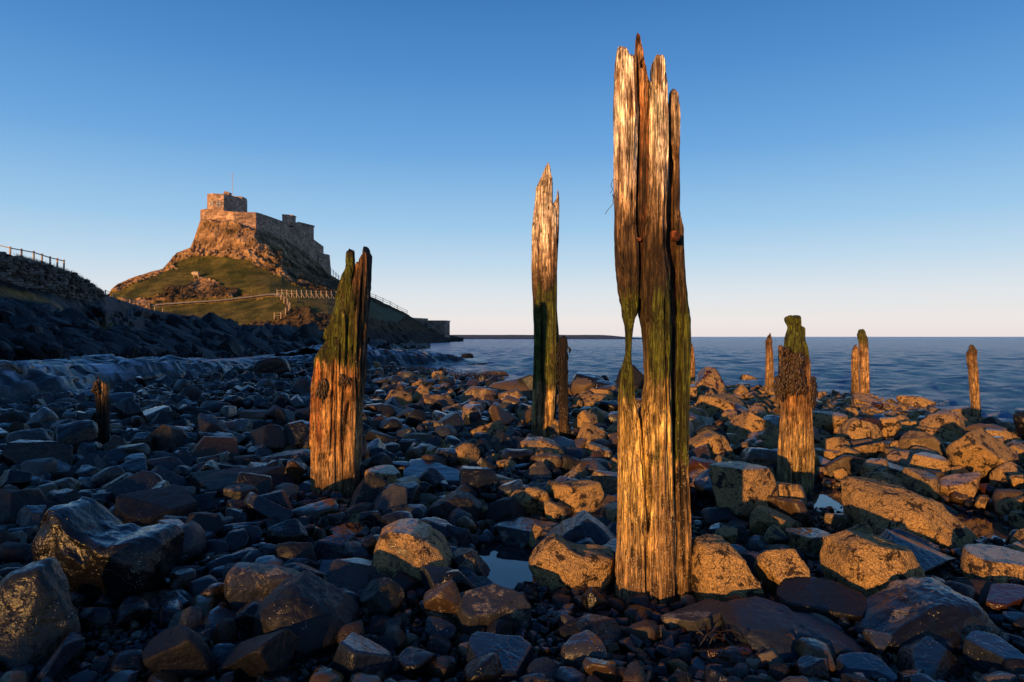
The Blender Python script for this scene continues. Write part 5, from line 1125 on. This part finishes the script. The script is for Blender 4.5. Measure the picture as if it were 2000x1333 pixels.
# rocks with a shape of their own
outlined([(78, 1058), (104, 1008), (122, 984), (146, 988), (172, 1012), (205, 1036), (246, 1048), (285, 1040), (318, 1036), (340, 1050), (322, 1100), (296, 1150), (262, 1190), (220, 1215), (186, 1206), (160, 1150), (140, 1125), (105, 1122)], 0.42, 'dark', .28, 'large black two-horned rock with a sunlit barnacled tip', 4, 1200)
outlined([(1674, 1232), (1740, 1196), (1800, 1168), (1860, 1152), (1890, 1165), (1905, 1200), (1960, 1240), (1995, 1275), (1900, 1282), (1780, 1262), (1700, 1245)], 0.45, 'dark', .45, 'long sharp-ended wedge of dark rock with pale barnacle patches', 8, 1268)

# every other stone: thrown from large to small where there is room
LAND = []; cell = {}
GRAVEL = [(-1.75, 3.05, 0.32, 0.22), (-0.95, 2.85, 0.3, 0.2), (-3.6, 9.4, 0.9, 0.7), (-2.2, 7.7, 0.55, 0.35), (-4.6, 12.5, 1.2, 0.8), (-0.55, 5.4, 0.3, 0.25), (0.15, 3.0, 0.22, 0.14)]
def near(x, y, r_, k):
    i, j = int(math.floor(x / 0.7)), int(math.floor(y / 0.7))
    for a in range(i - 1, i + 2):
        for b in range(j - 1, j + 2):
            for (qx, qy, qr) in cell.get((a, b), ()):
                if (x - qx) ** 2 + (y - qy) ** 2 < (k * (r_ + qr)) ** 2: return True
    return False
def put(x, y, r_): cell.setdefault((int(math.floor(x / 0.7)), int(math.floor(y / 0.7))), []).append((x, y, r_))
for (x, y, a, b) in ROCKS:
    for t in ((-0.5,), (0,), (0.5,)): put(x + t[0] * a, y, min(b, a) * 0.9)
for (x, y, r_) in POSTS_XY: put(x, y, r_ * 0.8)
SHX = [(3, -17), (8, -13), (12, -10.0), (14.5, -9.7), (17.9, -10.2), (22, -10.1), (27, -10.7), (32, -11.8), (44, -14)]
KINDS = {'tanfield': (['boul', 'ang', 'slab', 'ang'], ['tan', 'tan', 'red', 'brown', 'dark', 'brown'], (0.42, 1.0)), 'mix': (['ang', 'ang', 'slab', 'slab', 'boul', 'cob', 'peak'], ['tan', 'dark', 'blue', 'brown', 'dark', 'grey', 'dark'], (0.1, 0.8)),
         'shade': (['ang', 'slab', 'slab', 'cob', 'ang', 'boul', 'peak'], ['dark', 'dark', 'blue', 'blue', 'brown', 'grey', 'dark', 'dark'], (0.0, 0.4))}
pr = np.random.default_rng(2024)
for (rmin, rmax, n, ymax, k) in [(0.30, 0.48, 900, 40, 0.66), (0.2, 0.3, 3000, 40, 0.64), (0.13, 0.2, 13000, 34, 0.57), (0.08, 0.13, 20000, 24, 0.58), (0.045, 0.08, 16000, 13, 0.66), (0.024, 0.045, 26000, 8.5, 0.60), (0.012, 0.024, 26000, 5.2, 0.62)]:
    n = int(n * 1.34); Yl = pr.uniform(math.sqrt(2.1), math.sqrt(ymax), n) ** 2; pxl = pr.uniform(-450, 2650, n); Xl = (pxl - CX) / F * Yl
    sdl = shore_sd(Xl, Yl); rl = pr.uniform(rmin, rmax, n)
    zl = ground(Xl, Yl)
    for x, y, px, s_, r_, z in zip(Xl, Yl, pxl, sdl, rl, zl):
        if r_ < 0.045 and not -140 < px < 2140: continue
        if s_ < (-1.6 if r_ > 0.2 and pr.random() < 0.25 else -0.3): continue
        if x < np.interp(y, [q[0] for q in SHX], [q[1] for q in SHX]) + 0.3: continue
        if y > 34 and x < -3.2: continue
        if s_ < 4.5 and r_ > 0.13 + 0.02 * max(s_, 0): continue
        if r_ > 0.26 and (y < 8.5 or px < 900 or (px < 1280 and y < 14)): continue
        if r_ > 0.19 and y < 7.5 and px < 1250: continue
        if r_ > 0.105 and y < 5.0 and (r_ > 0.15 or pr.random() < 0.75): continue
        if r_ > 0.08 and y < 3.5 and (px > 700 or y < 2.7): continue
        if r_ > 0.14 and px < 1150 and pr.random() < 0.55: continue
        if any(((x - a) / (c + r_ * 0.7)) ** 2 + ((y - b) / (d_ + r_ * 0.7)) ** 2 < 1.0 for a, b, c, d_ in POOLS): continue
        if r_ > 0.05 and any(abs(x - a) < c + 0.12 and b - 1.0 < y < b for a, b, c in POSTS_XY): continue
        if r_ > 0.04 and any(abs(x - a * y / b) < c and b - 1.1 < y < b for a, b, c, d_ in POOLS): continue
        if r_ > 0.028 and any(((x - a) / c) ** 2 + ((y - b) / d_) ** 2 < 1 for a, b, c, d_ in GRAVEL): continue
        if 0.05 < r_ < 0.13 and y < 6.5 and pr.random() < 0.35: continue
        if r_ > 0.08 and any(abs(x - a * y / b) < c and b < y < b + 1.2 for a, b, c, d_ in POOLS[:4]): continue
        if near(x, y, r_, k): continue
        put(x, y, r_)
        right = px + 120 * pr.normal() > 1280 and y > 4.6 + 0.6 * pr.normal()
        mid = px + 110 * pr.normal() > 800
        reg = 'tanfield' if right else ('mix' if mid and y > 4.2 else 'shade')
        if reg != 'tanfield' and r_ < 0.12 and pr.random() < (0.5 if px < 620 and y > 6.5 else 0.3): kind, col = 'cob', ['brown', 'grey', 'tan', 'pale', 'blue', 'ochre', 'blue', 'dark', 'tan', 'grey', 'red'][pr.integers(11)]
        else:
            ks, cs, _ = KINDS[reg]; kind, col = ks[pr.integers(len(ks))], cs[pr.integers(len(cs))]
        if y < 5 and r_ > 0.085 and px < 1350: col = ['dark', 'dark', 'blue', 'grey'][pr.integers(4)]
        if kind == 'peak' and y < 6: kind = 'ang'
        if r_ < 0.05: kind = ['cob', 'ang', 'slab', 'ang'][pr.integers(4)]
        bmin, bmax = KINDS[reg][2]; barn = pr.uniform(bmin, bmax) * (1 if r_ > 0.06 else 0.5)
        if kind == 'cob': barn *= 0.4
        LAND.append((x, y, z, r_, kind, col, barn, r_ * 2 * F / y))
LAND.sort(key=lambda t: -t[7])
NIND = 298 - len(ROCKS)
inview = lambda t: -10 < CX + t[0] / t[1] * F < 2010 and HY + (CH - t[2]) * F / t[1] < 1345
ind, rest = [], []
for t in LAND: (ind if len(ind) < NIND and inview(t) else rest).append(t)
VAR = {}
def variant(kind, lod, i):
    if (kind, lod, i) not in VAR:
        v, f = unit_rock(kind, np.random.default_rng(1000 + i * 7 + len(kind) * 131 + ord(kind[0])), lod); lo, hi = v.min(0), v.max(0)
        VAR[(kind, lod, i)] = ((v - (lo + hi) / 2) / (hi - lo) * 2, f)
    return VAR[(kind, lod, i)]
def shaped(t, lod):
    x, y, z, r_, kind, col, barn, px = t; v, f = variant(kind, lod, int(pr.integers(18)))
    asp = {'ang': (1, .85, .75), 'slab': (1.2, .9, .33), 'peak': (1.05, .9, .75), 'boul': (1, .85, .72), 'cob': (1.1, .8, .62)}[kind]
    v = v * np.array(asp) * r_ * pr.uniform(0.88, 1.14, 3)
    tl, ya = pr.normal(0, 0.38 if kind in ('ang', 'slab', 'peak') else 0.2), pr.uniform(0, 6.28)
    c, s = math.cos(tl), math.sin(tl); v = np.stack([v[:, 0], v[:, 1] * c - v[:, 2] * s, v[:, 1] * s + v[:, 2] * c], 1)
    c, s = math.cos(ya), math.sin(ya); v = np.stack([v[:, 0] * c - v[:, 1] * s, v[:, 0] * s + v[:, 1] * c, v[:, 2]], 1)
    zo = -v[:, 2].min() - r_ * pr.uniform(0.12, 0.3)
    if kind == 'cob' and r_ < 0.1 and pr.random() < 0.35: zo += r_ * pr.uniform(0.1, 0.8)
    elif pr.random() < 0.4: zo += r_ * pr.uniform(0, 0.45)
    return v, f, zo
MARKS = [(0.72, 3.63, 'the tallest post'), (-1.53, 6.1, 'the leaning green post'), (0.42, 9.5, 'the slim tall post'), (2.53, 6.2, 'the seaweed collared post'), (-5.25, 8.75, 'the rotten stump'),
         (8.4, 17.2, 'the close pair of far posts'), (6.3, 17.2, 'the pointed far post'), (9.3, 13.6, 'the lone leaning far post')] + [(a, b, 'the ' + l_) for a, b, l_ in NAMED if len(l_.split()) <= 8]
ORD = ['nearest', 'second nearest', 'third nearest', 'fourth nearest', 'fifth nearest', 'sixth nearest', 'seventh nearest', 'eighth nearest', 'ninth nearest', 'tenth nearest']
CW = {'dark': 'black', 'blue': 'bluish', 'brown': 'brown', 'tan': 'tan', 'grey': 'grey', 'red': 'reddish', 'pale': 'pale', 'green': 'greenish', 'ochre': 'ochre'}
KW = {'ang': 'angular rock', 'slab': 'flat rock', 'peak': 'pointed rock', 'boul': 'rounded rock', 'cob': 'smooth cobble'}
buck = {}
for t in ind:
    d = [(math.hypot(t[0] - m[0], t[1] - m[1]), i) for i, m in enumerate(MARKS)]; dm, mi = min(d)
    buck.setdefault((mi, t[5], t[4]), []).append((dm, t))
LBL = {}
for (mi, col, kind), L_ in buck.items():
    L_.sort(key=lambda q: q[0])
    for i, (dm, t) in enumerate(L_):
        side_ = ('behind' if t[1] > MARKS[mi][1] + 0.15 else 'in front of' if t[1] < MARKS[mi][1] - 0.15 else 'beside')
        LBL[id(t)] = (CW[col] + (' barnacled ' if t[6] > 0.5 else ' ') + KW[kind] + ' ' + (ORD[min(i, 9)] + ' to ' if len(L_) > 1 else side_ + ' ') + MARKS[mi][2])
for t in ind:
    lod = 4 if t[7] > 40 else 3
    v, f, zo = shaped(t, lod); c = np.array(COL[t[5]]) * pr.uniform(0.8, 1.25)
    words = LBL[id(t)].split()
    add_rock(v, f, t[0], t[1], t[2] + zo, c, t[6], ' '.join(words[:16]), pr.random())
Vs, Fs, Cs, Bs, Rs, k = [], [], [], [], [], 0
for t in rest:
    lod = 1 if t[7] < 6 else 2 if t[7] < 20 or not -60 < CX + t[0] / t[1] * F < 2060 else 3
    v, f, zo = shaped(t, lod); n = len(v)
    Vs.append(v + np.array([t[0], t[1], t[2] + zo])); Fs.append(f + k); k += n
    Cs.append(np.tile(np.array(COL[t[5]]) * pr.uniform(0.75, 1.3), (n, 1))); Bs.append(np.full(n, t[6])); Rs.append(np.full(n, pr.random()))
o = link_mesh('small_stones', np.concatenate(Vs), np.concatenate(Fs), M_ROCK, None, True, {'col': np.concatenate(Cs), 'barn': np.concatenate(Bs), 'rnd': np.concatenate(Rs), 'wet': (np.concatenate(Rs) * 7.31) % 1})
tag(o, 'small stones and pebbles filling the beach between the rocks', 'stones', kind='stuff')
print('ROCKS', len(ROCKS), 'ind', len(ind), 'rest', len(rest), 'verts', k)

# ---------------------------------------------------------------- broken slabs lying over the hill face
br = np.random.default_rng(31); Vs, Fs, Cs, k = [], [], [], 0
for _ in range(900):
    px = br.uniform(-60, 700); top = np.interp(px, hxs, hpy[-1]); lo_ = np.interp(px, [-60, 300, 500, 700], [694, 697, 694, 684])
    bandy = np.interp(px, [-600, 0, 100, 180, 300, 420, 560, 760], [500, 584, 614, 652, 655, 640, 652, 664])
    py = br.uniform(max(top + 6, bandy + 4), lo_)
    c = hill_at(px, py); s = c[1] / F; ln = br.uniform(9, 30) * s * (1 + 0.4 * (br.random() < 0.2)); v, f = variant(['slab', 'ang', 'slab', 'peak'][br.integers(4)], 3, int(br.integers(18)))
    v = v * np.array([1.1, 0.8, 0.42]) * ln; t = -R(br.normal(32, 12)); ca, sa = math.cos(t), math.sin(t)
    a2 = br.normal(0, 0.5); cb_, sb_ = math.cos(a2), math.sin(a2); v = np.stack([v[:, 0] * cb_ - v[:, 1] * sb_, v[:, 0] * sb_ + v[:, 1] * cb_, v[:, 2]], 1)
    v = np.stack([v[:, 0] * ca - v[:, 2] * sa, v[:, 1], v[:, 0] * sa + v[:, 2] * ca], 1) + c
    Vs.append(v); Fs.append(f + k); k += len(v); Cs.append(np.tile(np.array((0.0085, 0.0085, 0.010)) * br.uniform(0.4, 2.0), (len(v), 1)))
tag(link_mesh('broken_rock', np.concatenate(Vs), np.concatenate(Fs), M_HILL, None, True, {'col': np.concatenate(Cs)}), 'dark broken slabs of rock dipping down the shaded hillside', 'rock slope', kind='stuff')

# ---------------------------------------------------------------- dry stone wall along the hill
dr = np.random.default_rng(9); Vs, Fs, Cs, k = [], [], [], 0
wl_ = [(-120, 470, 531, 36.6), (-60, 484, 539, 37), (0, 494, 548, 37.6), (50, 506, 560, 39), (100, 520, 574, 41), (140, 534, 580, 44.5), (170, 549, 586, 48.5), (192, 564, 590, 51.5), (206, 577, 593, 53.5)]
wx = [q[0] for q in wl_]
px = -115.0
while px < 204:
    Yw = np.interp(px, wx, [q[3] for q in wl_]); yt = np.interp(px, wx, [q[1] for q in wl_]); yb = np.interp(px, wx, [q[2] for q in wl_])
    wpx = dr.uniform(6.5, 12) * 40 / Yw; y = yb + 4
    while y > yt + 1:
        hp = dr.uniform(4.5, 9) * 40 / Yw; v, f = variant('ang' if dr.random() < 0.6 else 'boul', 2, int(dr.integers(18))); s = Yw / F
        c = P(px + dr.normal(0, 1.5), max(y - hp / 2, yt + 1.5), Yw - 0.15 + dr.normal(0, 0.05))
        v = v * np.array([wpx * s * 0.56 * dr.uniform(0.8, 1.15), 0.24, hp * s * 0.56]) + c
        Vs.append(v); Fs.append(f + k); k += len(v); Cs.append(np.tile(np.array((0.085, 0.075, 0.065)) * dr.uniform(0.4, 1.8), (len(v), 1))); y -= hp * 0.93
    px += wpx * 0.9
tag(link_mesh('dry_stone_wall', np.concatenate(Vs), np.concatenate(Fs), M_DRY, None, True, {'col': np.concatenate(Cs)}), 'dark dry stone wall curving down along the top of the hill', 'wall')
# tufts of grass on the wall head
Vs, Fs, k = [], [], 0
for _ in range(900):
    px = dr.uniform(30, 215); Yw = np.interp(px, wx, [q[3] for q in wl_]) + dr.uniform(0.1, 1.2); yt = np.interp(px, wx, [q[1] for q in wl_])
    b = P(px, yt + 2, Yw); h = dr.uniform(0.08, 0.32); e = np.array([dr.normal(0, 0.12), dr.normal(0, 0.1), h]); w = 0.018
    Vs.append(np.array([b + [-w, 0, 0], b + [w, 0, 0], b + [0, w, 0], b + e])); Fs += [[k, k + 1, k + 3], [k + 1, k + 2, k + 3], [k + 2, k, k + 3]]; k += 4
tag(link_mesh('grass', np.concatenate(Vs), np.array(Fs), M_GRASS, None, False), 'dry grass growing along the top of the stone wall', 'grass', kind='stuff')
# wrack lying between the stones
Vs, Fs, k = [], [], 0
for (cx, cy, rx, n) in [(-3.1, 10.6, 0.35, 160), (0.05, 6.6, 0.28, 130), (-1.2, 4.9, 0.25, 90), (-1.0, 3.35, 0.25, 90), (-2.6, 12.0, 0.4, 120), (0.45, 6.9, 0.3, 110), (-0.7, 3.9, 0.22, 70), (-2.05, 5.3, 0.25, 90), (2.2, 4.9, 0.3, 90), (1.0, 3.0, 0.2, 60), (-4.2, 30, 1.6, 260), (-1.6, 27, 1.0, 200)]:
    for _ in range(n):
        a, r_ = dr.uniform(0, 6.28), rx * math.sqrt(dr.random()); p = np.array([cx + r_ * math.cos(a), cy + r_ * math.sin(a), 0.0]); p[2] = ground(p[:1], p[1:2])[0] + dr.uniform(0.03, 0.12) * (1 if cy < 20 else 2.5)
        th = dr.uniform(0, 6.28); ln = dr.uniform(0.05, 0.13) * (1 if cy < 20 else 2.5); t = np.linspace(0, 1, 4)
        c = p + np.stack([math.cos(th) * ln * t, math.sin(th) * ln * t, -0.05 * t ** 2 + 0.02 * np.sin(t * 3)], 1); w = 0.006 * (1 if cy < 20 else 3); e = np.array([-math.sin(th), math.cos(th), 0.4]) * w; e2 = np.array([0, 0, w * 0.5])
        Vs.append(np.concatenate([c + e, c + e2, c - e])); 
        for i in range(3):
            for q in range(3): Fs.append([k + q * 4 + i, k + ((q + 1) % 3) * 4 + i, k + ((q + 1) % 3) * 4 + i + 1, k + q * 4 + i + 1])
        k += 12
tag(link_mesh('seaweed', np.concatenate(Vs), np.array(Fs), M_WEED, None, True), 'brown seaweed lying in patches between the beach stones', 'seaweed', kind='stuff')
